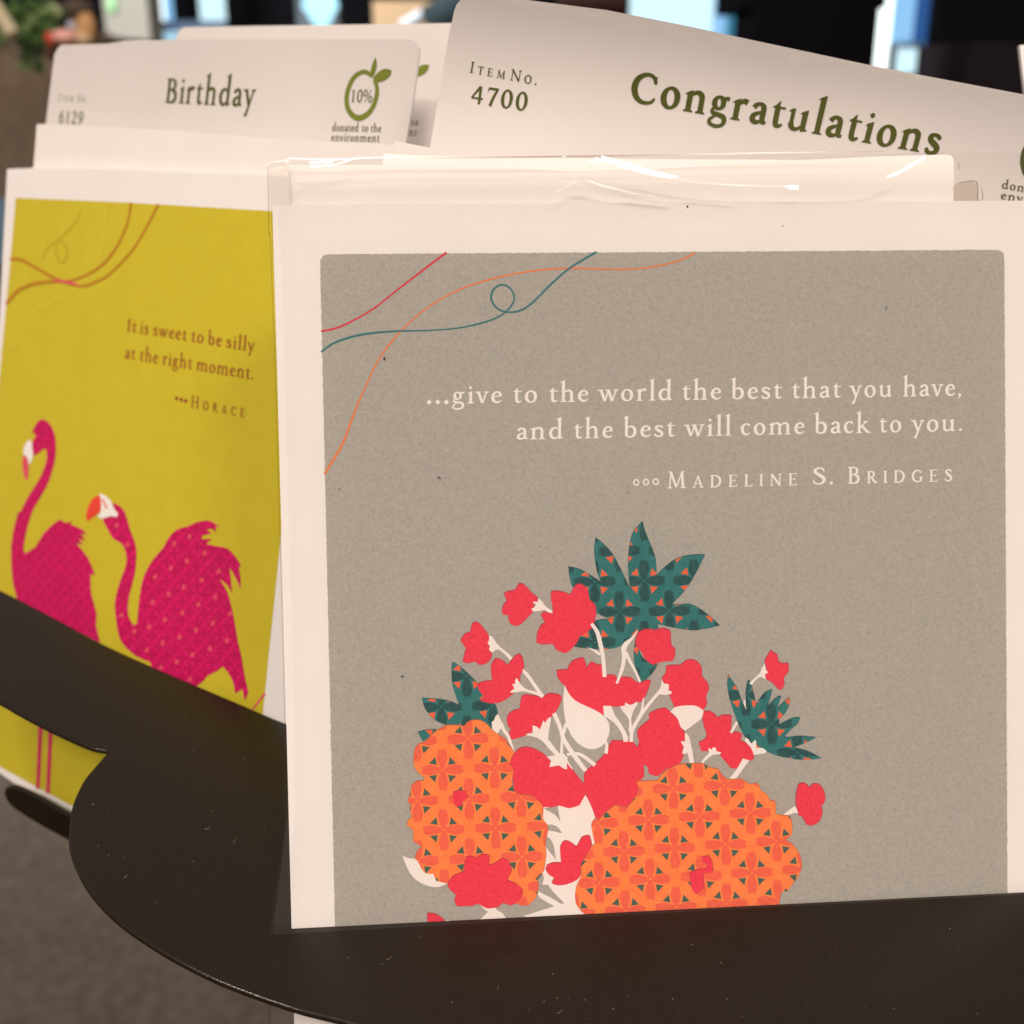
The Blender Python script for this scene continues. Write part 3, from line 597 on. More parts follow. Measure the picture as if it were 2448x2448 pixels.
wp(cC([(1610, 1330), (1650, 1410), (1700, 1530), (1660, 1540), (1640, 1580), (1600, 1650), (1525, 1590), (1515, 1450), (1550, 1430), (1570, 1370)]))
whites += stroke_quads(cC([(1655, 1470, 60), (1700, 1570, 55), (1780, 1700, 50), (1850, 1930, 45)]), 4)
wp([(1298, 1930), (1338, 1926), (1360, 1932), (1385, 1925), (1399, 1900), (1409, 1918), (1422, 1952), (1418, 1970), (1426, 2019), (1395, 2090), (1380, 2138), (1405, 2196), (1410, 2330), (1262, 2330), (1262, 2200), (1252, 2189), (1325, 2166), (1291, 2146), (1285, 2136), (1300, 2100), (1290, 2050), (1300, 2000), (1290, 1960)])
wp(cJ([(105, 505), (170, 535), (250, 545), (310, 600), (340, 680), (400, 700), (470, 710), (490, 780), (540, 810), (630, 825), (560, 860), (480, 872), (380, 850), (280, 800), (200, 720), (140, 600)]))
wp(cJ([(980, 1055), (1030, 1090), (1110, 1110), (1180, 1095), (1200, 1140), (1260, 1170), (1300, 1230), (1320, 1260), (1340, 1500), (950, 1500), (930, 1310), (1040, 1210), (1095, 1155), (1030, 1110)])); wp(cJ([(600, 1255), (650, 1255), (660, 1400), (610, 1400)]))
wp(cH([(1520, 440), (1560, 490), (1560, 535), (1520, 520), (1450, 550), (1390, 556), (1375, 548), (1440, 500)]))
gaps = [smooth_poly(cG(g), 2) for g in ([(110, 500), (260, 440), (285, 470), (300, 570), (320, 665), (240, 570)], [(120, 720), (210, 700), (290, 740), (340, 815), (240, 790), (130, 770)], [(120, 850), (170, 870), (200, 900), (240, 1000), (260, 1155), (190, 1060), (110, 960)], [(50, 1470), (160, 1475), (240, 1580), (370, 1710), (330, 1720), (200, 1640), (60, 1570), (40, 1520)])]
flat('printed_stems', MAIN, Z1, KNOCK, panel, [smooth_poly(cE([(890, 800), (850, 870), (890, 985), (915, 985), (900, 880)]), 2)])
flat('printed_stems', MAIN, 0.000118, KNOCK, panel, whites, gaps)

def grow(poly, dx, dy): return [(x + dx, y + dy) for x, y in poly]
def flower(pts, z=Z3):
    q = smooth_poly(pts, 3)
    f = flat('printed_flower', MAIN, z, RED, panel, [roughen(q, 4, 0.35)])
    flat('overprint_edge', MAIN, z - 0.000012, DRED, panel, [grow(q, -0.5, -1.8), grow(q, 0.9, -0.6)])
F4 = [(1181, 1578), (1186, 1575), (1192, 1575), (1204, 1581), (1213, 1590), (1221, 1581), (1232, 1568), (1243, 1563), (1249, 1573), (1252, 1590), (1250, 1602), (1244, 1614), (1240, 1640), (1226, 1658), (1204, 1675), (1182, 1681), (1167, 1680), (1148, 1675), (1156, 1671), (1157, 1665), (1148, 1654), (1140, 1641), (1143, 1634), (1157, 1629), (1178, 1627), (1176, 1621), (1174, 1593)]
flowers = [
 cA([(770, 850), (820, 850), (870, 895), (930, 960), (985, 1000), (985, 1050), (945, 1095), (940, 1165), (870, 1240), (800, 1310), (740, 1335), (680, 1310), (655, 1260), (660, 1210), (585, 1200), (583, 1150), (600, 1090), (630, 1060), (625, 1010), (600, 970), (640, 940), (720, 925), (745, 900)]),
 cA([(270, 1290), (310, 1300), (350, 1340), (390, 1395), (425, 1450), (430, 1500), (415, 1540), (440, 1580), (435, 1620), (465, 1660), (440, 1730), (380, 1775), (310, 1780), (275, 1745), (230, 1755), (190, 1765), (130, 1750), (140, 1680), (165, 1600), (135, 1550), (102, 1505), (150, 1430), (215, 1405), (235, 1320)]),
 cA([(1190, 930), (1290, 945), (1370, 975), (1395, 925), (1430, 865), (1480, 848), (1540, 880), (1575, 950), (1590, 1030), (1650, 1090), (1665, 1170), (1650, 1260), (1620, 1350), (1540, 1420), (1480, 1450), (1440, 1530), (1360, 1620), (1310, 1650), (1210, 1610), (1170, 1540), (1060, 1545), (980, 1530), (985, 1430), (1030, 1330), (1080, 1300), (1050, 1250), (1030, 1210), (1060, 1175), (1165, 1190), (1165, 1120), (1145, 1020), (1150, 940)]),
 F4,
 cL([(400, 650), (480, 655), (560, 670), (620, 695), (680, 645), (740, 630), (830, 645), (870, 670), (860, 740), (800, 860), (740, 930), (660, 1000), (590, 1090), (500, 1120), (450, 1150), (350, 1190), (240, 1220), (195, 1190), (200, 1140), (225, 1095), (190, 1050), (172, 990), (180, 920), (240, 860), (335, 830), (345, 740), (365, 670)]),
 cL([(810, 335), (950, 325), (975, 260), (1030, 205), (1140, 170), (1165, 200), (1195, 305), (1240, 240), (1270, 232), (1330, 260), (1390, 265), (1400, 395), (1550, 395), (1580, 440), (1560, 515), (1600, 490), (1640, 420), (1760, 430), (1830, 485), (1900, 490), (1957, 460), (2017, 470), (1987, 560), (1957, 640), (1907, 730), (1840, 750), (1700, 790), (1600, 800), (1500, 795), (1410, 800), (1415, 900), (1390, 915), (1330, 870), (1180, 800), (1060, 740), (985, 670), (920, 540), (850, 470), (815, 400)]),
 cK([(1050, 1165), (1130, 1160), (1160, 1170), (1250, 1150), (1310, 1165), (1330, 1200), (1335, 1320), (1370, 1360), (1375, 1430), (1350, 1490), (1290, 1495), (1200, 1510), (1150, 1535), (1090, 1500), (1050, 1450), (1020, 1390), (970, 1340), (965, 1260), (985, 1200)]),
 cD([(510, 275), (600, 268), (680, 265), (750, 210), (830, 198), (890, 220), (940, 280), (950, 330), (950, 400), (990, 450), (1030, 510), (1040, 580), (1010, 650), (1005, 700), (1020, 760), (980, 830), (965, 850), (900, 810), (750, 795), (600, 815), (570, 730), (530, 640), (565, 600), (520, 580), (525, 510), (465, 505), (440, 440), (490, 370), (495, 310)]),
 cD([(965, 865), (1050, 860), (1110, 890), (1155, 945), (1220, 910), (1330, 912), (1330, 1010), (1315, 1140), (1400, 1125), (1460, 1150), (1460, 1190), (1440, 1230), (1520, 1270), (1580, 1320), (1610, 1390), (1620, 1470), (1560, 1495), (1460, 1480), (1450, 1540), (1390, 1595), (1330, 1590), (1190, 1430), (1200, 1390), (1140, 1370), (1120, 1325), (1075, 1350), (1040, 1370), (950, 1370), (930, 1320), (915, 1260), (990, 1220), (1015, 1160), (990, 1080), (965, 980)]),
 cD([(400, 835), (480, 818), (530, 850), (600, 920), (650, 960), (670, 1040), (730, 1130), (745, 1230), (690, 1250), (720, 1300), (700, 1370), (720, 1420), (690, 1490), (640, 1560), (500, 1600), (400, 1690), (320, 1680), (270, 1650), (265, 1580), (200, 1530), (160, 1430), (120, 1330), (150, 1260), (130, 1180), (130, 1110), (190, 1040), (280, 970), (275, 900), (310, 870)]),
 cE([(1170, 262), (1240, 310), (1260, 395), (1310, 415), (1370, 410), (1370, 510), (1320, 580), (1325, 650), (1300, 715), (1260, 715), (1190, 640), (1110, 590), (1100, 540), (1130, 515), (1100, 400), (1130, 330)]),
 cL([(400, 1320), (470, 1325), (560, 1360), (640, 1410), (680, 1440), (725, 1500), (720, 1570), (800, 1565), (840, 1550), (930, 1600), (940, 1530), (1000, 1590), (1080, 1700), (1160, 1800), (1176, 1890), (1136, 2030), (1096, 2070), (966, 2105), (906, 2095), (846, 2070), (776, 2085), (646, 2095), (596, 2050), (536, 1990), (330, 1940), (270, 1880), (250, 1750), (240, 1630), (195, 1560), (210, 1480), (270, 1400), (330, 1340)]),
 cL([(1520, 1235), (1620, 1240), (1740, 1235), (1790, 1260), (1845, 1335), (1877, 1430), (1917, 1530), (1927, 1700), (1846, 1800), (1846, 1930), (1776, 2010), (1726, 2090), (1616, 2105), (1526, 2075), (1466, 2140), (1426, 2200), (1356, 2240), (1286, 2210), (1251, 2140), (1226, 2030), (1176, 1910), (1160, 1800), (1170, 1650), (1230, 1590), (1330, 1510), (1430, 1400), (1490, 1290)]),
]
ontop = [
 cG([(640, 845), (690, 840), (710, 900), (715, 980), (650, 1080), (610, 1150), (580, 1230), (575, 1340), (540, 1400), (450, 1450), (320, 1480), (230, 1465), (210, 1440), (245, 1385), (170, 1340), (130, 1280), (150, 1220), (230, 1190), (330, 1190), (320, 1080), (320, 980), (360, 915), (410, 910), (470, 940), (525, 985), (560, 930), (590, 870)]),
 cJ([(850, 520), (920, 515), (970, 545), (1030, 490), (1100, 500), (1105, 620), (1180, 590), (1260, 535), (1320, 560), (1365, 660), (1340, 740), (1310, 790), (1400, 820), (1480, 880), (1490, 950), (1440, 1040), (1350, 1080), (1270, 1050), (1200, 1100), (1100, 1115), (1030, 1090), (980, 1060), (900, 1085), (740, 1090), (710, 1040), (725, 960), (640, 880), (635, 820), (700, 740), (820, 690), (825, 600)]),
 cJ([(400, 1170), (470, 1175), (550, 1215), (610, 1280), (620, 1400), (440, 1420), (405, 1320), (395, 1220)]),
 cJ([(1255, 1240), (1300, 1235), (1345, 1260), (1350, 1390), (1270, 1400)]),
 cH([(1600, 160), (1650, 165), (1705, 215), (1740, 170), (1800, 170), (1850, 210), (1885, 300), (1880, 390), (1840, 440), (1855, 520), (1830, 600), (1790, 650), (1720, 675), (1660, 660), (1620, 575), (1570, 550), (1550, 480), (1535, 380), (1545, 260), (1565, 180)]),
 cI([(700, 1220), (770, 1205), (830, 1215), (860, 1280), (800, 1330), (790, 1380), (720, 1390), (690, 1290)]),
 cH([(400, 1060), (480, 1040), (525, 1140), (520, 1240), (410, 1260), (415, 1440), (330, 1510), (270, 1440), (245, 1250), (340, 1215), (440, 1200), (460, 1150), (400, 1120)]),
]
# pattern shared by the pineapples and the leaves
def petal(cx, cy, ang, r0, r1, wd):
    c, s = math.cos(ang), math.sin(ang); pr = [(r0, .3), (15, .72), (28, 1.0), (40, .92), (46, .72), (51, .5), (47, .22), (50, 0.0)]
    pts = [(t, w_ * wd / 2) for t, w_ in pr] + [(t, -w_ * wd / 2) for t, w_ in pr[::-1][1:]]
    return [(cx + t * c - v * s, cy + t * s + v * c) for t, v in pts]
def lattice(region, c0, a, b):
    x0 = min(p[0] for p in region) - 80; x1 = max(p[0] for p in region) + 80; y0 = min(p[1] for p in region) - 80; y1 = max(p[1] for p in region) + 80
    cs = []
    for i in range(-12, 13):
        for j in range(-12, 13):
            for h in (0, .5):
                x = c0[0] + (i + h) * a[0] + (j + h) * b[0]; y = c0[1] + (i + h) * a[1] + (j + h) * b[1]
                if x0 < x < x1 and y0 < y < y1: cs.append((x, y))
    pet = []; tri = []
    for x, y in cs:
        for k in range(4): pet.append(petal(x, y, k * math.pi / 2 - .03, 2.5, 55 if k % 2 == 0 else 55, 24))
        for sx in (-1, 1):
            for sy in (-1, 1):
                tri.append([(x + sx * 17.5, y + sy * 30.5), (x + sx * 13.8, y + sy * 12), (x + sx * 32.5, y + sy * 15)])
    return pet, tri
def patterned(pname, region, c0, a, b, base, pm, tm, edge, z):
    q = smooth_poly(region, 3)
    flat('overprint_edge', MAIN, z - 0.000012, edge, panel, [grow(q, -0.4, -1.8), grow(q, .9, -.5)])
    o = flat(pname, MAIN, z, base, panel, [q])
    pet, tri = lattice(q, c0, a, b)
    flat(pname + '_petals', MAIN, z + 0.000012, pm, panel, pet, mode=q)
    flat(pname + '_triangles', MAIN, z + 0.000024, tm, panel, tri, mode=q)
    return o
la, lb = (123, -7), (3, 143)
TT = cK([(545, 205), (620, 260), (720, 370), (790, 500), (850, 620), (905, 740), (890, 600), (885, 450), (900, 280), (940, 140), (1035, 30), (1060, 130), (1130, 300), (1170, 420), (1180, 600), (1260, 520), (1380, 430), (1530, 385), (1690, 380), (1620, 520), (1530, 680), (1430, 810), (1340, 900), (1400, 905), (1530, 900), (1640, 950), (1760, 1040), (1845, 1120), (1700, 1155), (1560, 1170), (1400, 1150), (1190, 1105), (1205, 1160), (1100, 1180), (990, 1180), (940, 1230), (860, 1310), (730, 1360), (600, 1370), (450, 1360), (320, 1345), (400, 1200), (530, 1080), (720, 1050), (640, 1030), (555, 990), (540, 900), (470, 830), (450, 720), (390, 690), (300, 720), (270, 620), (260, 505), (370, 530), (480, 590), (600, 665), (560, 560), (535, 420), (530, 300)])
patterned('printed_leaves', TT, (1300 + 795 / 4.391, 1240 + 975 / 4.391), (119, -2), (1, 145), TEAL, DTEAL, TRIO, DTEAL, Z2 - 0.000004)
TB = cK([(985, 1190), (1000, 1390), (1060, 1480), (1150, 1540), (1200, 1525), (1130, 1630), (1040, 1715), (1010, 1710), (970, 1600), (945, 1480), (950, 1350), (965, 1260)])
patterned('printed_leaves', TB, (1300 + 795 / 4.391, 1240 + 975 / 4.391), (119, -2), (1, 145), TEAL, DTEAL, TRIO, DTEAL, Z2 - 0.000004)
TR = cE([(680, 545), (720, 610), (780, 700), (830, 830), (890, 970), (880, 820), (890, 680), (910, 610), (940, 640), (990, 840), (1000, 900), (1040, 830), (1110, 750), (1185, 718), (1160, 820), (1125, 930), (1180, 860), (1240, 810), (1285, 790), (1260, 880), (1245, 950), (1300, 880), (1385, 810), (1380, 900), (1320, 1010), (1265, 1060), (1265, 1130), (1330, 1090), (1430, 1045), (1505, 1040), (1480, 1110), (1400, 1180), (1325, 1260), (1380, 1270), (1500, 1255), (1690, 1270), (1580, 1330), (1420, 1385), (1600, 1430), (1750, 1510), (1620, 1525), (1450, 1520), (1250, 1480), (1120, 1430), (1000, 1390), (930, 1320), (870, 1260), (800, 1120), (740, 960), (690, 800), (670, 660)])
patterned('printed_leaves', TR, (1600 + 1180 / 4.83, 1500 + 1110 / 4.83), (121, -6), (3, 143), TEAL, DTEAL, TRIO, DTEAL, Z2 - 0.000004)
TLf = cC([(925, 535), (1000, 585), (1130, 690), (1300, 860), (1290, 910), (1400, 1060), (1340, 1125), (1540, 1170), (1590, 1240), (1610, 1320), (1530, 1450), (1545, 1580), (1400, 1640), (1100, 1640), (850, 1540), (800, 1495), (650, 1430), (530, 1310), (470, 1200), (440, 1090), (550, 1095), (720, 1110), (880, 1140), (1015, 1200), (960, 1040), (910, 870), (900, 700), (905, 580)])
patterned('printed_leaves', TLf, (940 + 1130 / 6.44, 1500 + 750 / 6.44), (123, -4), (2, 143), TEAL, DTEAL, TRIO, DTEAL, Z2 - 0.000004)
TS = cC([(385, 1615), (500, 1580), (660, 1570), (660, 1640), (455, 1750), (430, 1710)])
patterned('printed_leaves', TS, (940 + 700 / 6.44, 1500 + 1480 / 6.44), (123, -4), (2, 143), TEAL, DTEAL, TRIO, DTEAL, Z2 - 0.000004)
for f in flowers: flower(f, Z3)
OL = cI([(920, 393), (1000, 395), (1070, 430), (1130, 495), (1210, 560), (1290, 610), (1350, 690), (1400, 770), (1370, 810), (1340, 900), (1385, 960), (1370, 1130), (1420, 1240), (1480, 1255), (1600, 1265), (1680, 1330), (1730, 1400), (1725, 1530), (1775, 1600), (1785, 1660), (1770, 1740), (1755, 1820), (1765, 1930), (1760, 1989), (1750, 2060), (1740, 2120), (1700, 2190), (1665, 2235), (1675, 2300), (1665, 2390), (1640, 2450), (1560, 2530), (1480, 2530), (1400, 2500), (1200, 2450), (900, 2400), (650, 2290), (620, 2275), (500, 2250), (470, 2190), (470, 2165), (380, 2160), (330, 2110), (300, 2050), (250, 1980), (280, 1910), (330, 1850), (230, 1790), (230, 1700), (220, 1650), (160, 1610), (170, 1560), (215, 1510), (190, 1410), (210, 1380), (170, 1330), (200, 1230), (215, 1150), (270, 1100), (340, 1095), (370, 1060), (290, 1000), (245, 930), (235, 860), (250, 730), (300, 670), (370, 640), (440, 570), (510, 510), (590, 470), (610, 450), (760, 455), (820, 465), (860, 420)])
patterned('printed_pineapple', OL, (940 + 570 / 4.83, 1640 + 965 / 4.83), (124, -5), (2.5, 143.5), ORANGE, RORANGE, TRI, DORANGE, Z4 - 0.000004)
OR_ = [(1433, 1957), (1450, 1940), (1470, 1925), (1500, 1930), (1512, 1915), (1525, 1890), (1522, 1868), (1537, 1867), (1573, 1865), (1580, 1855), (1593, 1842), (1619, 1829), (1638, 1826), (1660, 1825), (1679, 1825), (1696, 1834), (1716, 1838), (1726, 1852), (1740, 1863), (1769, 1862), (1783, 1869), (1793, 1875), (1808, 1872), (1815, 1879), (1818, 1889), (1832, 1899), (1840, 1914), (1851, 1914), (1854, 1925), (1853, 1944), (1864, 1948), (1887, 1950), (1893, 1970), (1892, 1995), (1877, 2008), (1895, 2019), (1909, 2039), (1915, 2060), (1915, 2076), (1907, 2096), (1895, 2111), (1883, 2129), (1866, 2133), (1863, 2155), (1861, 2174), (1861, 2300), (1405, 2320), (1402, 2200), (1388, 2177), (1377, 2160), (1375, 2138), (1379, 2116), (1388, 2097), (1390, 2065), (1401, 2045), (1414, 2024), (1422, 2017), (1415, 1985), (1414, 1970), (1420, 1959)]
patterned('printed_pineapple', OR_, (1280 + 1450 / 5.367, 1840 + 640 / 5.367), (121.5, -8), (3.5, 142), ORANGE, RORANGE, TRI, DORANGE, Z4 - 0.000004)
for f in ontop: flower(f, Z6)

# lettering of the front card
def bl(x): return 964.7 - 0.0158 * (x - 1126)
def bl2(x): return 1050.9 - 0.0198 * (x - 1260)
runs = [(s, (a, bl(a)), (b, bl(b)), (0.3, -51.5), ASC) for s, a, b in (('give', 1081, 1200), ('to', 1226, 1285), ('the', 1312, 1407), ('world', 1432, 1606), ('the', 1630, 1724), ('best', 1747, 1868), ('that', 1892, 2009), ('you', 2032, 2133), ('have,', 2158, 2298))]
runs += [(s, (a, bl2(a)), (b, bl2(b)), (0.3, -51.5), ASC) for s, a, b in (('and', 1234, 1345), ('the', 1371, 1465), ('best', 1490, 1613), ('will', 1638, 1747), ('come', 1770, 1923), ('back', 1946, 2078), ('to', 2101, 2155), ('you.', 2180, 2300))]
text('quote_lettering', MAIN, Z1, KNOCK, panel, runs, 1.12)
flat('quote_dots', MAIN, Z1, KNOCK, panel, [[(x - 6.5, 961.6), (x, 955), (x + 6.5, 961.4), (x, 968)] for x in (1026, 1046.5, 1067)])
text('author_lettering', MAIN, Z1, KNOCK, panel, [('M~A~D~E~L~I~N~E', (1594.5, 1167.8), (1905, 1160), (.2, -40.5), CAP), ('S.', (1941, 1158.6), (1992, 1157.4), (.2, -41), CAP), ('B~R~I~D~G~E~S', (2026, 1156.8), (2275, 1150.4), (.2, -40.5), CAP)], 1.1)
flat('author_rings', MAIN, Z1, KNOCK, panel, [q for x, y in ((1521, 1153.3), (1544.3, 1152.5), (1567.6, 1151.7)) for q in stroke_quads([(x + 6 * math.cos(i * math.pi / 6), y + 6.6 * math.sin(i * math.pi / 6), 3.4) for i in range(13)], 2)])
# specks of fibre
spk = [ell(919, 857, 3, 3.4, 7), ell(1643, 494, 2.6, 2.6, 7), ell(1050, 1142, 5, 1.6, 7, .5), ell(962, 1616, 4, 2, 7), ell(2118, 736, 1, 6, 6, .3), ell(812, 1169, 2, 1.6, 6), ell(1500, 1178, 1.5, 1.2, 6), ell(1871, 540, 2, 1, 6)]
for _ in range(8): spk.append(ell(random.uniform(790, 2390), random.uniform(620, 2100), random.uniform(.5, 1.3), random.uniform(.4, .9), 6, random.random() * 3))
tag(flat('paper_specks', MAIN, Z6 + 0.00003, SPECK, card, spk), kind='stuff')

# ================================================================== envelope behind the front card
env = slab('envelope', MAIN.shift(-0.0011), [(690, 394), (850, 394), (1000, 396), (1200, 402), (1360, 409), (1540, 406), (1700, 396), (1850, 386), (2100, 374), (2262, 369.5), (2273, 371), (2279, 378), (2283, 480), (2300, 2400), (720, 2450)], 0.0007, ENVEL, loc=MAIN.at(700, 2300, -0.0011))
tag(env, 'cream envelope standing just behind the card with the grey panel', 'envelope', 'envelopes standing behind the cards')

# ================================================================== clear sleeve round the card and its envelope
slv = thing('plastic_sleeve', MAIN.at(650, 2217, 0.0004), 'clear plastic sleeve with a creased shiny top around the grey pineapple card', 'sleeve')
creases = [  # (points, height, sigma) in photo pixels
 ([(1430, 396), (1500, 416), (1580, 438), (1660, 451), (1740, 457), (1900, 461)], 3.0, 12),
 ([(1405, 398), (1470, 430), (1560, 456), (1650, 472), (1760, 484)], 1.6, 6.5),
 ([(1318, 500), (1335, 470), (1370, 448), (1395, 444), (1440, 458), (1520, 476), (1600, 486)], 2.6, 9),
 ([(1335, 408), (1346, 386)], 1.8, 6.0),
 ([(745, 412), (800, 408), (850, 392)], 3.4, 13.0),
 ([(1880, 464), (2020, 463), (2090, 448), (2150, 420), (2200, 390)], 2.0, 8.0),
 ([(690, 400), (695, 440), (680, 485)], 1.2, 6.0),
 ([(860, 395), (850, 440), (830, 480)], 0.7, 10.0),
]
segs = []
for pts, h, sg in creases:
    L = [(p[0], p[1]) for p in pts]; tot = len(L) - 1
    for i in range(tot): segs.append((Vector(L[i]), Vector(L[i + 1]), h, sg, i == 0, i == tot - 1))
def bump_at(x, y):
    best = 0; p = Vector((x, y)); acc = {}
    for a, b, h, sg, f0, f1 in segs:
        d = b - a; t = max(0, min(1, (p - a).dot(d) / d.length_squared)); q = a + d * t; r = (p - q).length
        if r < sg * 3.2:
            tip = 1.0
            v = h * math.exp(-(r / sg) ** 2) * tip; acc[h] = max(acc.get(h, 0), v)
    return sum(acc.values()) + 0.5 * math.sin(x * 0.013 + 1) * math.sin((y - 380) * 0.03) + .3 * math.sin(x * .041)
MM = 0.0000708                                                     # one photo pixel on the card, in metres
def top_y(x): return 397 - 12 * min(1, (x - 643) / 250) - 0.0085 * max(0, x - 893)
vsl = []; fsl = []; nx, ny = 700, 56
for j in range(ny + 1):
    for i in range(nx + 1):
        x = 646 + (2520 - 646) * i / nx; yt = top_y(x); y = yt + (530 - yt) * j / ny
        fade = max(0, min(1, (502 - y) / 24))
        vsl.append(MAIN.at(x, y, 0.0012 + bump_at(x, y) * MM * fade + 0.10 * MM * max(0, 520 - y)))
for j in range(ny):
    for i in range(nx): a = j * (nx + 1) + i; fsl.append([a, a + 1, a + nx + 2, a + nx + 1][::-1])
link('sleeve_top', vsl, fsl, FILM, slv, smooth=True)
flat('sleeve_front', MAIN, 0.0012, FILM, slv, [[(650, 530), (2520, 530), (2560, 2600), (650, 2600), (656, 2200), (688, 1950), (686, 1700), (673, 1200), (654, 620)]])
# the film that sticks out past the card's left edge, with its welded edge
flat('sleeve_side', MAIN, -0.0004, FILMS, slv, [[(645, 402), (692, 392), (700, 500), (740, 2600), (648, 2600), (647, 2440), (654, 2200), (671, 2080), (687, 1950), (685, 1700), (672, 1200), (653, 620), (648, 560)]])
sm = stroke_quads([(645, 402, 2.2), (647, 560, 2.2), (652, 620, 1.6), (671, 1200, 1.4), (684, 1700, 1.4), (686, 1950, 1.8), (670, 2080, 2.2), (654, 2200, 2.4), (648, 2440, 2.4)], 6) + stroke_quads([(644, 403, 2), (652, 398, 3), (690, 392, 3), (695, 388, 4)], 3)
tag(flat('sleeve_seam', MAIN, 0.0024, SEAM, slv, sm), 'welded left seam of the clear sleeve')
sm = stroke_quads([(692, 388, 3), (800, 391, 3.2), (900, 386.5, 3), (1100, 386.8, 3.5), (1300, 384.5, 4.5), (1500, 381.5, 4), (1700, 378, 3.6), (1850, 374.5, 3), (2100, 371.5, 1.6)], 4)
flat('sleeve_lip', MAIN, 0.0026, SEAM, slv, sm)

CRUMP = film_mat('crumpled_film', (0.80, 0.73, 0.68), 0.05, 0.2)
q = smooth_poly([(2286, 440), (2300, 432), (2330, 430), (2340, 440), (2344, 478), (2286, 478)], 3)
tag(flat('crumpled_corner', MAIN, -0.0009, CRUMP, slv, [q] ), 'crumpled brownish corner of the clear sleeve')
flat('sleeve_fold', MAIN, -0.0007, SEAM, slv, stroke_quads([(2300, 434, 2), (2330, 430, 3), (2341, 438, 4), (2342, 478, 3)], 4) + stroke_quads([(2351, 445, 2), (2354, 470, 3), (2348, 478, 2)], 3) + stroke_quads([(2296, 385, 2), (2297, 398, 3), (2296, 405, 1)], 2))
# ================================================================== tab cards
cg = thing('divider_card', CONG.at(1000, 500), 'tilted white tab divider card reading Congratulations, behind the pineapple card', 'divider card', 'tab divider cards standing in the rack')
ctop = [(944, 337), (1028, 353), (1050, 220), (1073, 84), (1086, 25), (1092, 10), (1101, 0), (1120, -5), (1180, -3), (1238, 10), (1440, 47), (1632, 85), (1800, 115), (2054, 158), (2181, 183), (2300, 204), (2448, 231), (2700, 280), (2700, 620), (944, 620)]
slab('divider_sheet', CONG, ctop, 0.0004, TAGP, cg)
def cb(x): return 243 + 0.1745 * (x - 1505)
text('title_lettering', CONG, 0.00012, OLIVE, cg, [('Congratulations', (1505, 243), (2240, 371.5), (11, -73), CAP)], 1.42)
text('item_lettering', CONG, 0.00012, OLIVE, cg, [('I~T~E~M', (1123, 173.5), (1206, 189.5), (4, -26), CAP), ('N~O.', (1219, 192), (1283, 204), (4, -27), CAP)], 1.05)
text('item_number', CONG, 0.00012, OLIVE, cg, [('4700', (1124, 246), (1259, 266), (5.5, -43), 62)], 1.25)
text('donation_lettering', CONG, 0.00012, OLIVE, cg, [('donated', (2393, 450), (2508, 470), (3.2, -23.5), ASC), ('environment', (2391, 475.5), (2590, 510), (3.2, -23.5), ASC)], 1.15)
flat('fruit_emblem', CONG, 0.00012, OLIVE, cg, stroke_quads([(2491 + 46 * math.cos(i * math.pi / 8), 385 + 56 * math.sin(i * math.pi / 8), 13) for i in range(17)], 3))
c2 = slab('divider_card', CONG.shift(-0.004), [(1112, -12), (1180, -14), (1262, 0), (1450, 24), (1632, 60), (1805, 97), (2100, 160), (2300, 198), (2448, 226), (2700, 275), (2700, 560), (1100, 560)], 0.0004, TAGP, loc=CONG.at(1500, 500, -0.004))
tag(c2, 'blank white card edge peeping out above the tilted Congratulations tab', 'divider card', 'tab divider cards standing in the rack')
c3 = slab('card_stack', Plane(1200, 500, 0.214, (1, 0.03, 0.03), (0, 1, 0.02)), [(915, 376), (917, 370), (922, 367), (1000, 372), (1500, 380), (2200, 384), (2200, 640), (915, 640)], 0.0015, PAPER, loc=P(1200, 560, 0.214))
tag(c3, 'white card with rounded corner between the sleeve and the Congratulations tab', 'card')

bd = thing('divider_card', BDAY.at(500, 520), 'white tab divider card reading Birthday with round fruit emblem, behind the flamingo card', 'divider card', 'tab divider cards standing in the rack')
slab('divider_sheet', BDAY, [(139, 114), (146, 108), (155, 107), (255, 104.5), (300, 97.5), (420, 95), (700, 94), (975, 93.5), (988, 96), (998, 104), (1002, 116), (1000, 140), (986, 247), (968, 352), (968, 560), (84, 560), (103, 330), (109, 298), (130, 130)], 0.0005, TAGP, bd)
text('title_lettering', BDAY, 0.00010, OLIVE, bd, [('Birthday', (396, 246), (607, 257), (6, -58), CAP)], 1.3)
text('item_lettering', BDAY, 0.00010, OLIVE, bd, [('I~T~E~M', (141, 241), (176, 243.5), (2, -18), CAP), ('N~O.', (185, 244), (209, 245.5), (2, -18), CAP)], 0.6)
text('item_number', BDAY, 0.00010, OLIVE, bd, [('6129', (141, 295), (199, 298), (3, -30), 62)], 1.15)
c8 = lambda p: crop(760, 40, 4.83, p)
flat('fruit_emblem', BDAY, 0.00010, OLIVEG, bd, stroke_quads(c8([(640, 690, 45), (560, 640, 50), (500, 645, 50), (430, 690, 50), (370, 790, 50), (335, 930, 50), (350, 1060, 55), (410, 1145, 65), (480, 1170, 70), (570, 1130, 60), (640, 1040, 50), (680, 920, 50), (685, 820, 45), (660, 735, 45)]), 4)
     + [smooth_poly(c8([(610, 640), (625, 570), (665, 465), (685, 530), (675, 610), (650, 680)]), 2), smooth_poly(c8([(640, 710), (700, 640), (780, 600), (855, 620), (840, 680), (770, 740), (690, 760), (650, 750)]), 2)])
text('percent_lettering', BDAY, 0.00010, OLIVE, bd, [('10%', (838, 244.5), (891, 246), (2.5, -30), 62)], 1.15)
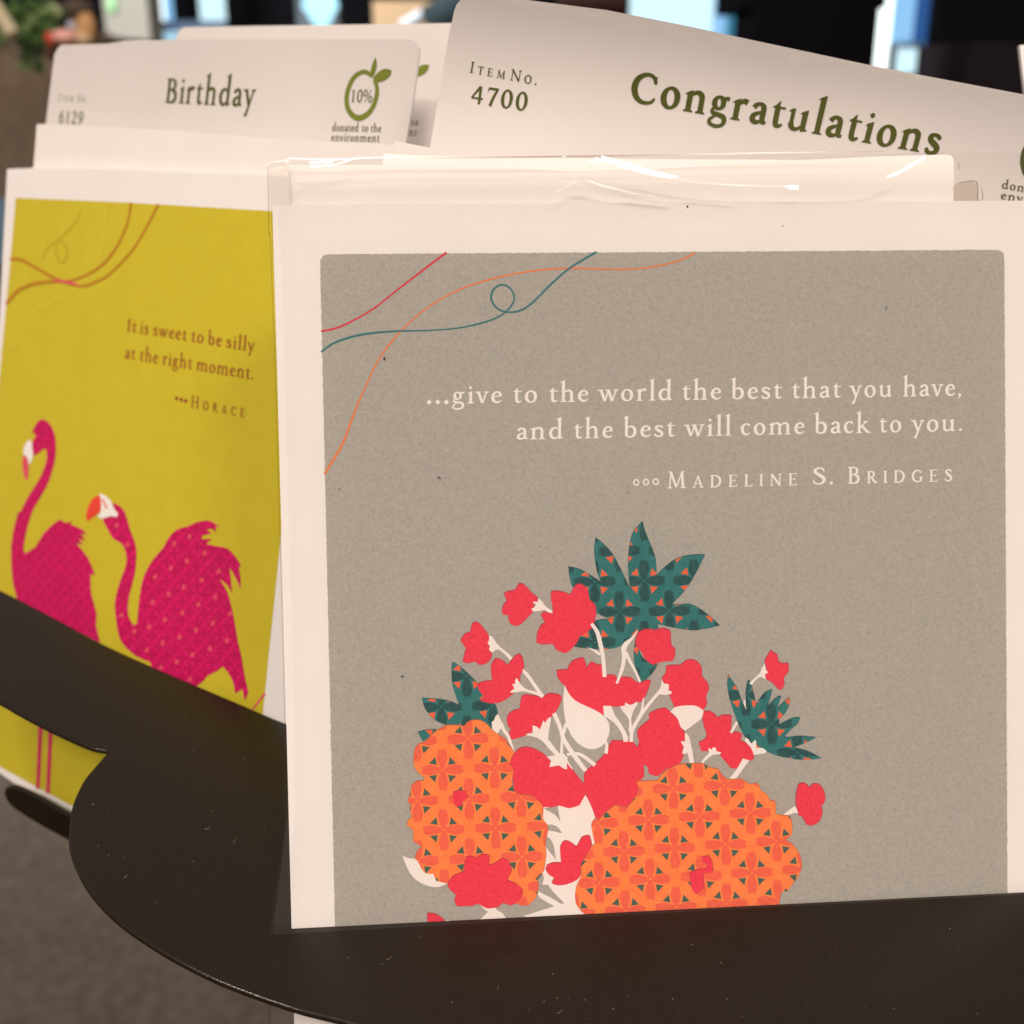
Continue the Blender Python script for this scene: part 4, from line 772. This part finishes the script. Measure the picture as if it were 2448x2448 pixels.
text('donation_lettering', BDAY, 0.00010, OLIVE, bd, [('donated', (795, 314), (858, 315), (1.5, -22), ASC), ('to', (866, 315.3), (881, 315.6), (1.5, -22), ASC), ('the', (887, 315.8), (912, 316.4), (1.5, -22), ASC), ('environment', (793, 337.5), (908, 340), (1.5, -22), ASC)], 1.3)
LEAF = BDAY.shift(-0.017); LEAF.curve = None
lt = thing('divider_card', LEAF.at(900, 400), 'shaded white tab divider card seen in the gap between Birthday and Congratulations tabs', 'divider card', 'tab divider cards standing in the rack')
slab('divider_sheet', LEAF, [(415, 115), (424, 80), (431, 70), (440, 65), (600, 62), (816, 59), (1085, 55), (1300, 56), (1290, 460), (400, 460)], 0.0005, TAGP, lt)
flat('fruit_emblem', LEAF, 0.00005, OLIVEG, lt, [smooth_poly(c8([(1110, 660), (1165, 580), (1230, 550), (1290, 560), (1270, 620), (1220, 670), (1140, 700)]), 2)])
text('donation_lettering', LEAF, 0.00005, OLIVE, lt, [('the', (972, 299), (1000, 300.5), (1.5, -21), ASC), ('ment', (950, 323), (996, 325), (1.5, -21), ASC)], 1.1)
e2 = slab('envelope', FLAM.shift(-0.002), [(88, 297), (110, 296.5), (250, 303), (420, 312), (650, 331), (944, 346), (944, 700), (60, 700), (80, 400)], 0.0008, ENVEL, loc=P(400, 600, 0.281))
tag(e2, 'cream envelope standing between the flamingo card and the Birthday tab', 'envelope', 'envelopes standing behind the cards')

# ================================================================== flamingo card
fc = thing('greeting_card', FLAM.at(300, 1850), 'mustard yellow birthday card with two magenta flamingos', 'greeting card', 'greeting cards for sale in the rack')
slab('card_sheet', FLAM, [(17, 404), (66, 402), (160, 402.5), (300, 406), (640, 419), (720, 423), (700, 2030), (660, 2130), (420, 2070), (170, 1952), (60, 1890), (-20, 1835), (-60, 1800), (-20, 1100), (6, 620)], 0.0008, PAPER, fc)
slab('back_leaf', FLAM, [(62, 402), (66, 398), (100, 397), (300, 402), (640, 414), (700, 420), (690, 2000), (100, 1890)], 0.0004, PAPER, fc, off=-0.0011)
yp = flat('printed_panel', FLAM, 0.00004, YELLOW, fc, [[(38, 473), (300, 484), (655, 505), (665, 800), (676, 1240), (629, 1700), (600, 2010), (420, 2010), (168, 1925), (100, 1888), (0, 1833), (-50, 1800), (-20, 1100), (6, 830), (26, 612)]])
fk = lambda p: crop(0, 440, 3.715, p)
flat('printed_streamer', FLAM, 0.00008, YLIGHT, yp, stroke_quads(fk([(10, 1500, 20), (100, 1450, 24), (180, 1350, 20), (210, 1230, 22), (300, 1130, 28), (450, 1050, 28), (620, 960, 24), (760, 850, 22), (850, 720, 25), (910, 520, 22), (945, 200, 22)]), 5) + stroke_quads(fk([(245 + 42 * math.cos(i * math.pi / 6), 1430 + 66 * math.sin(i * math.pi / 6), 22) for i in range(13)]), 2))
flat('printed_streamer', FLAM, 0.00010, YGREEN, yp, stroke_quads(fk([(370, 690, 10), (400, 610, 16), (450, 545, 20), (515, 505, 22), (575, 530, 22), (600, 610, 22), (575, 685, 22), (535, 690, 22), (508, 630, 20), (500, 560, 18), (530, 490, 18), (590, 430, 18), (680, 330, 16), (725, 230, 12)]), 6))
flat('printed_streamer', FLAM, 0.00012, YBROWN, yp, stroke_quads(fk([(92, 668, 28), (180, 670, 28), (280, 720, 25), (400, 790, 25), (520, 850, 28), (650, 895, 22), (750, 905, 24), (850, 870, 24), (950, 820, 22), (1080, 700, 22), (1200, 560, 20), (1300, 390, 20), (1410, 180, 24)]), 5))
flat('printed_streamer', FLAM, 0.00014, YBROWN, yp, stroke_quads(fk([(60, 1065, 30), (150, 960, 30), (260, 900, 30), (380, 875, 30), (500, 865, 26), (620, 860, 22), (720, 830, 22), (840, 770, 22), (950, 680, 22), (1050, 540, 20), (1120, 390, 20), (1150, 280, 18), (1168, 165, 22)]), 5))
flat('printed_streamer', FLAM, 0.00016, MLIGHT, yp, stroke_quads(fk([(480, 852, 12), (560, 866, 24), (640, 878, 20), (720, 905, 8)]), 4))
def fb(x): return 792 + 0.162 * (x - 304)
def fb2(x): return 856.5 + 0.168 * (x - 300)
U1 = (2.6, -36)
text('quote_lettering', FLAM, 0.00010, BROWNT, yp,
     [(s, (a, fb(a)), (b, fb(b)), U1, ASC) for s, a, b in (('It', 304, 326), ('is', 335, 355), ('sweet', 366, 446), ('to', 457, 487), ('be', 497, 530), ('silly', 541, 608))]
     + [(s, (a, fb2(a)), (b, fb2(b)), U1, ASC) for s, a, b in (('at', 299, 323), ('the', 334, 378), ('right', 389, 459), ('moment.', 470, 606))]
     + [('H~O~R~A~C~E', (457, 974), (585, 998.5), (2, -29), CAP)], 1.2)
flat('author_dots', FLAM, 0.00010, BROWNT, yp, [ell(x, y, 4.4, 4.8, 8) for x, y in ((423, 952.5), (434, 955.5), (444.5, 958.5))])
fm_ = lambda p: crop(0, 960, 5.682, p); fo = lambda p: crop(0, 1224, 2.368, p); fn = lambda p: crop(200, 1160, 3.577, p)
FNECK = smooth_poly(fm_([(585, 240), (660, 280), (720, 370), (755, 480), (765, 620), (755, 780), (720, 920), (670, 1080), (600, 1220), (530, 1340), (470, 1440), (420, 1560), (380, 1700), (345, 1850), (325, 2000), (150, 2000), (190, 1780), (240, 1600), (320, 1420), (400, 1270), (500, 1120), (570, 990), (620, 860), (645, 740), (630, 650), (600, 640), (500, 720), (460, 735), (450, 640), (440, 560), (490, 470), (480, 440), (440, 410), (480, 330), (530, 260)]), 2)
FBODY = smooth_poly(fo([(160, 0), (150, 80), (135, 180), (140, 235), (200, 200), (250, 120), (320, 55), (345, 45), (375, 62), (410, 52), (400, 70), (470, 100), (490, 130), (460, 120), (485, 165), (450, 150), (470, 185), (430, 175), (450, 195), (500, 260), (530, 330), (540, 360), (515, 350), (515, 400), (520, 470), (550, 580), (545, 640), (575, 760), (480, 800), (100, 600), (95, 480), (75, 400), (65, 250), (75, 120), (105, 0)]), 2)
FRIGHT = smooth_poly(fn([(240, 150), (300, 170), (350, 220), (375, 290), (400, 380), (435, 470), (455, 560), (450, 680), (440, 760), (415, 860), (390, 960), (380, 1050), (390, 1130), (430, 1200), (460, 1180), (470, 1050), (490, 900), (520, 770), (600, 630), (680, 540), (730, 450), (800, 380), (900, 350), (960, 320), (1060, 300), (1120, 325), (1170, 360), (1130, 350), (1135, 405), (1100, 370), (1050, 380), (1100, 410), (1020, 430), (1010, 460), (1100, 460), (1050, 500), (1130, 520), (1230, 540), (1300, 610), (1350, 690), (1330, 700), (1345, 800), (1345, 890), (1310, 800), (1250, 700), (1275, 930), (1230, 850), (1160, 800), (1210, 870), (1250, 970), (1280, 1100), (1300, 1200), (1320, 1330), (1350, 1450), (1370, 1570), (1390, 1680), (1410, 1770), (1380, 1840), (1360, 1740), (1330, 1760), (1300, 1780), (1280, 1680), (1230, 1590), (1190, 1550), (1140, 1590), (1060, 1630), (1030, 1670), (940, 1740), (850, 1720), (600, 1600), (570, 1510), (450, 1460), (340, 1360), (300, 1270), (280, 1150), (270, 1020), (290, 900), (330, 780), (365, 680), (365, 580), (330, 500), (260, 460), (210, 380), (165, 290), (230, 270), (290, 270), (295, 240), (250, 200)]), 2)
flat('printed_flamingo', FLAM, 0.00012, MAGENTA, yp, [FNECK, FBODY])
flat('printed_flamingo', FLAM, 0.00012, MAGENTA, yp, [FRIGHT])
def small_pattern(region, c0, pitch, z):
    x0 = min(p[0] for p in region); x1 = max(p[0] for p in region); y0 = min(p[1] for p in region); y1 = max(p[1] for p in region); out = []
    for i in range(-40, 41):
        for j in range(-40, 41):
            for h in (0, .5):
                x = c0[0] + (i + h) * pitch; y = c0[1] + (j + h) * pitch * 1.25 + (i + h) * pitch * .12
                if x0 - 20 < x < x1 + 20 and y0 - 20 < y < y1 + 20:
                    k = pitch / 123
                    for q in range(4):
                        pt = petal(0, 0, q * math.pi / 2, 2.5, 50, 27)
                        out.append([(x + a * k, y + b * k) for a, b in pt])
    return flat('printed_flamingo_petals', FLAM, z, DMAG, yp, out, mode=region)
small_pattern(FNECK, (120, 1400), 25, 0.000136)
small_pattern(FBODY, (120, 1400), 25, 0.000144)
small_pattern(FRIGHT, (454, 1283), 36, 0.00014)
flat('flamingo_beak', FLAM, 0.00016, KNOCK, yp, [smooth_poly(fm_([(400, 515), (440, 560), (445, 640), (455, 730), (430, 820), (400, 860), (385, 780), (330, 730), (325, 660), (345, 590)]), 2)])
flat('beak_tip', FLAM, 0.00018, MLIGHT, yp, [smooth_poly(fm_([(320, 735), (370, 740), (390, 830), (395, 950), (380, 1060), (350, 1060), (325, 960), (310, 840)]), 2)])
flat('flamingo_beak', FLAM, 0.00016, KNOCK, yp, [smooth_poly(fn([(145, 70), (190, 90), (240, 140), (265, 200), (298, 240), (292, 272), (230, 265), (160, 288), (120, 265), (150, 230), (150, 170), (138, 90)]), 2)])
flat('beak_tip', FLAM, 0.00018, BEAK, yp, [smooth_poly(fn([(130, 85), (150, 100), (155, 170), (145, 225), (100, 260), (35, 310), (25, 250), (50, 170), (85, 110)]), 2)] + stroke_quads(fn([(165, 120, 14), (205, 200, 14)]), 2, False))
dots = [(910, 440), (780, 500), (1040, 580), (890, 650), (750, 710), (615, 785), (1160, 735), (1015, 810), (860, 870), (730, 930), (1130, 955), (595, 1000), (985, 1020), (850, 1090), (700, 1150), (1110, 1180), (565, 1210), (965, 1240), (825, 1300), (1230, 1330), (680, 1350), (1085, 1400), (545, 1410), (935, 1450), (800, 1510), (330, 1110), (380, 510), (285, 345), (665, 1560), (915, 1660), (1255, 1100), (440, 1250)]
flat('flamingo_dots', FLAM, 0.00016, MLIGHT, yp, [ell(*fn([(x, y)])[0][:2], 5.0, 6.6, 8, .3) for x, y in dots])
flat('flamingo_leg', FLAM, 0.00012, MAGENTA, yp, stroke_quads([(99, 1690, 9), (96, 1780, 9), (91, 1886, 8)], 3))
flat('flamingo_leg', FLAM, 0.00012, MAGENTA, yp, stroke_quads([(123, 1700, 9), (120, 1790, 9), (115, 1897, 8)], 3))
flat('printed_streamer', FLAM, 0.00012, MLIGHT, yp, stroke_quads([(596, 1705, 3), (612, 1686, 4), (634, 1658, 5)], 3))

# white card at the far right edge of the view
rc = slab('greeting_card', Plane(2470, 150, 0.262, (1, 0, 0.1), (0, 1, 0.1)), [(2438, 108), (2620, 98), (2640, 420), (2470, 420), (2452, 230), (2444, 165)], 0.001, PAPER, loc=P(2470, 200, 0.262))
tag(rc, 'corner of a white card at the right edge, above the Congratulations tab', 'greeting card', 'greeting cards for sale in the rack')

# ================================================================== the shop beyond
def box(name, x0, y0, x1, y1, z, depth, material, parent=None, loc=None):
    """an upright box whose front face fills a pixel rectangle at distance z along the view"""
    a = P(x0, y0, z); b = P(x1, y0, z); c = P(x1, y1, z); d = P(x0, y1, z)
    top = max(a.z, b.z); bottom = min(c.z, d.z); ya = a.y; xa, xb = a.x, b.x
    v = [Vector((xa, ya, bottom)), Vector((xb, ya, bottom)), Vector((xb, ya, top)), Vector((xa, ya, top))]
    v += [p + Vector((0, depth, 0)) for p in v]
    return link(name, v, [[0, 1, 2, 3], [5, 4, 7, 6], [1, 5, 6, 2], [4, 0, 3, 7], [3, 2, 6, 7], [4, 5, 1, 0]], material, parent, loc=loc or Vector(((xa + xb) / 2, ya, bottom)))
DARK = mat('dark_shop_wall', (0.006, 0.005, 0.007), 0.8, 0.08)
DARKG = mat('dark_grey_paint', (0.030, 0.022, 0.026), 0.8, 0.1)
BLACK = mat('black_paint', (0.002, 0.0015, 0.003), 0.6, 0.08)
TAUPE = mat('taupe_upholstery', (0.20, 0.150, 0.11), 0.9, 0.1, var=(0.26, 0.20, 0.15), vscale=60)
BEIGE = mat('beige_wall_paint', (0.42, 0.38, 0.31), 0.8, 0.2)
TAN = mat('tan_wood', (0.55, 0.36, 0.2), 0.6, 0.3)
wl = emis('daylight_pane', (0.66, 0.92, 1.0), 1.15); wl2 = emis('bright_daylight_pane', (0.88, 1.0, 1.0), 2.2); wb = emis('blue_daylight_pane', (0.05, 0.17, 0.50), 0.6); wb2 = emis('pale_blue_pane', (0.30, 0.60, 0.95), 1.0); wt = emis('teal_daylight_pane', (0.07, 0.27, 0.42), 0.8)
# back wall, high and wide
bw = link('back_wall', [Vector((-9, 6.2, 0)), Vector((9, 6.2, 0)), Vector((9, 6.2, 3.4)), Vector((-9, 6.2, 3.4))], [[0, 1, 2, 3]], DARK)
tag(bw, kind='structure')
# right window, panes side by side in a dark frame
wr = thing('shop_window', P(1900, 260, 5.4), 'bright blue shop window with several panes behind the black post at right', 'window')
for nm, x0, x1, y1, m in (('pane', 1506, 1716, 260, wl), ('pane', 1716, 1748, 260, wb2), ('pane', 1748, 1830, 260, wt), ('pane', 2080, 2152, 178, wl2), ('pane', 2152, 2208, 100, wb2), ('pane', 2152, 2204, 176, wl), ('pane', 2208, 2276, 165, wb)):
    y0 = -160
    if (x0, x1) == (2152, 2204): y0 = 116
    box(nm, x0, y0, x1, y1, 5.4, 0.05, m, wr)
box('rail', 2150, 100, 2208, 116, 5.39, 0.06, mat('blue_grey_rail', (0.2, 0.3, 0.42), 0.6), wr)
bp_ = thing('display_post', P(1955, 200, 2.6), 'wide black display post with overhanging cap in front of the blue window', 'post')
box('post', 1806, 12, 2104, 420, 2.6, 0.25, BLACK, bp_)
box('cap', 1786, -220, 2142, 14, 2.55, 0.35, BLACK, bp_)
dk = box('cabinet', 2316, 100, 2640, 420, 3.0, 0.4, DARKG); tag(dk, 'dark grey cabinet at the right behind the tilted tab card', 'cabinet')
dk = box('dark_panel', 2278, -300, 2900, 420, 4.6, 0.1, DARK); tag(dk, 'near black wall panel to the right of the blue window', 'panel')
# left windows
wl_ = thing('shop_window', P(420, 200, 5.0), 'overexposed white and cyan shop window at the upper left with dark furniture before it', 'window')
box('pane', 318, -200, 372, 110, 5.0, 0.05, wl2, wl_)
box('pane', 372, -200, 386, 100, 5.0, 0.05, wb2, wl_)
box('pane', 458, -200, 516, 50, 5.0, 0.05, wl, wl_)
box('sill', 310, 74, 430, 110, 4.9, 0.08, emis('sill_glow', (0.5, 0.8, 1.0), 0.85), wl_)  # daylight on the sill is put in as emission
box('rail', 386, 50, 540, 74, 4.95, 0.05, mat('dark_blue_frame', (0.06, 0.1, 0.17), 0.6), wl_)  # rail in plain dark blue
gx = box('wall_panel', 212, -300, 322, 260, 4.5, 0.2, BEIGE); tag(gx, 'beige wall strip between the plant and the bright window', 'wall')
gd = box('door_post', 690, -300, 792, 260, 4.2, 0.1, mat('blue_grey_post', (0.09, 0.11, 0.13), 0.7)); tag(gd, 'blue grey door post between two black areas at the top', 'post')
glow = link('pendant_lamp', [P(766, 18, 3.6) + Vector((0.055 * math.cos(a) * math.sin(b) * (0.75 if math.cos(b) < 0 else 1), 0.05 * math.sin(a) * math.sin(b), 0.055 * math.cos(b))) for b in [math.pi * j / 10 for j in range(11)] for a in [2 * math.pi * i / 16 for i in range(16)]],
            [[j * 16 + i, j * 16 + (i + 1) % 16, (j + 1) * 16 + (i + 1) % 16, (j + 1) * 16 + i] for j in range(10) for i in range(16)], emis('lamp_glow', (0.45, 0.85, 1.0), 1.6), smooth=True)
tag(glow, 'small glowing pale blue lamp against the door post at the top', 'lamp')
tn = box('counter', 890, 2, 1100, 300, 3.2, 0.4, TAN); tag(tn, 'tan wooden counter between the dark doorway and the Congratulations tab', 'counter')
def bar(name, a, b, wd, material, label, cat):
    o = tube(name, a, b, wd, material, None); tag(o, label, cat); return o
WHT = mat('white_enamel', (0.75, 0.8, 0.85), 0.4, 0.5)
bar('table_rail', P(960, 66, 2.8), P(1130, -36, 2.8), 0.014, WHT, 'white curved rail slanting up behind the Congratulations tab', 'rail')
bar('chair_back', P(1030, 70, 2.7), P(1160, 0, 2.7), 0.05, mat('dark_teal_fabric', (0.012, 0.03, 0.035), 0.8), 'dark teal chair back beside the white rail', 'chair')
sk = bar('handbag', P(1335, 5, 2.0), P(1500, -4, 2.0), 0.034, mat('dark_brown_leather', (0.045, 0.012, 0.008), 0.6), 'dark red brown bag at the top centre behind the tilted card', 'bag')
# armchair-like taupe block, far left
tp = box('column', -260, 70, 126, 900, 1.5, 0.5, TAUPE); tag(tp, 'taupe fabric covered column behind the left cards', 'column')
lb_ = box('window_strip', -200, 480, 10, 640, 1.45, 0.02, emis('pale_window_light', (0.30, 0.42, 0.5), 0.35)); tag(lb_, 'pale blue light strip at the left edge beside the flamingo card', 'window')
# plant: pot and many leaves
pl = thing('potted_plant', P(70, 140, 1.25), 'green leafy plant standing on the taupe column at upper left', 'plant')
GREENS = [mat('leaf_green', (0.055, 0.13, 0.022), 0.6), mat('leaf_green_light', (0.16, 0.26, 0.09), 0.6), mat('leaf_green_dark', (0.02, 0.045, 0.012), 0.6)]
lvv = []; lff = []; lfm = []
for k in range(230):
    x = random.gauss(78, 36); y = random.gauss(72, 34)
    c = P(x, y, random.uniform(1.2, 1.33)); d = Vector((random.uniform(-1, 1), random.uniform(-.6, .6), random.uniform(-.5, 1))).normalized(); s = d.cross(Vector((random.uniform(-.4, .4), 1, random.uniform(-.4, .4)))).normalized()
    l = random.uniform(.006, .014); b = len(lvv)
    lvv += [c - d * l, c + s * l * .38, c + d * l, c - s * l * .38, c + d * l * .2 + Vector((0, -.002, 0))]
    lff += [[b, b + 1, b + 4], [b + 1, b + 2, b + 4], [b + 2, b + 3, b + 4], [b + 3, b, b + 4]]; lfm += [random.choice((0, 0, 0, 1, 2))] * 4
tag(link('leaves', lvv, lff, None, pl, mats=GREENS, fm=lfm), kind='stuff')
tube('stem', P(60, 150, 1.27), P(80, 60, 1.27), 0.003, GREENS[2], pl)
def blob(name, x, y, z, rx, ry, material, parent):
    c = P(x, y, z); k = z / FPX
    vs = [c + Vector((rx * k * math.cos(a) * math.sin(b), rx * k * math.sin(a) * math.sin(b), ry * k * math.cos(b))) for b in [math.pi * j / 8 for j in range(9)] for a in [2 * math.pi * i / 12 for i in range(12)]]
    return link(name, vs, [[j * 12 + i, j * 12 + (i + 1) % 12, (j + 1) * 12 + (i + 1) % 12, (j + 1) * 12 + i] for j in range(8) for i in range(12)], material, parent, smooth=True)
blob('flower', 131, 28, 1.22, 17, 18, mat('pale_green_petal', (0.45, 0.5, 0.28), 0.7), pl)
blob('flower', 84, 52, 1.2, 10, 9, GREENS[1], pl)
pc = bar('slanting_rod', P(-34, -20, 1.12), P(32, 84, 1.12), 0.0068, mat('cream_moulding', (0.62, 0.56, 0.36), 0.6), 'cream slanting rod in the upper left corner', 'rod')
fg = thing('toy_figures', P(170, 105, 1.6), 'group of small red, pink and orange ornaments beside the plant', 'ornament')
for x, y, rx, ry, c in ((121, 92, 14, 16, (0.70, 0.08, 0.05)), (154, 88, 30, 18, (0.95, 0.50, 0.42)), (172, 60, 12, 13, (0.75, 0.75, 0.95)), (176, 46, 17, 10, (0.06, 0.04, 0.03)), (205, 62, 24, 36, (0.75, 0.42, 0.18)), (190, 92, 30, 18, (0.95, 0.66, 0.40)), (120, 125, 12, 18, (0.08, 0.025, 0.012)), (255, 88, 14, 12, (0.13, 0.08, 0.055)), (185, 22, 40, 24, (0.10, 0.07, 0.045)), (268, 14, 15, 20, (0.35, 0.62, 0.30))):
    blob('ornament', x, y, (1.12 if x < 160 else 1.42) if x < 230 else 4.3, rx, ry, mat('ornament_%d_%d' % (x, y), c, 0.6), fg)
print('objects', len(scene.objects))
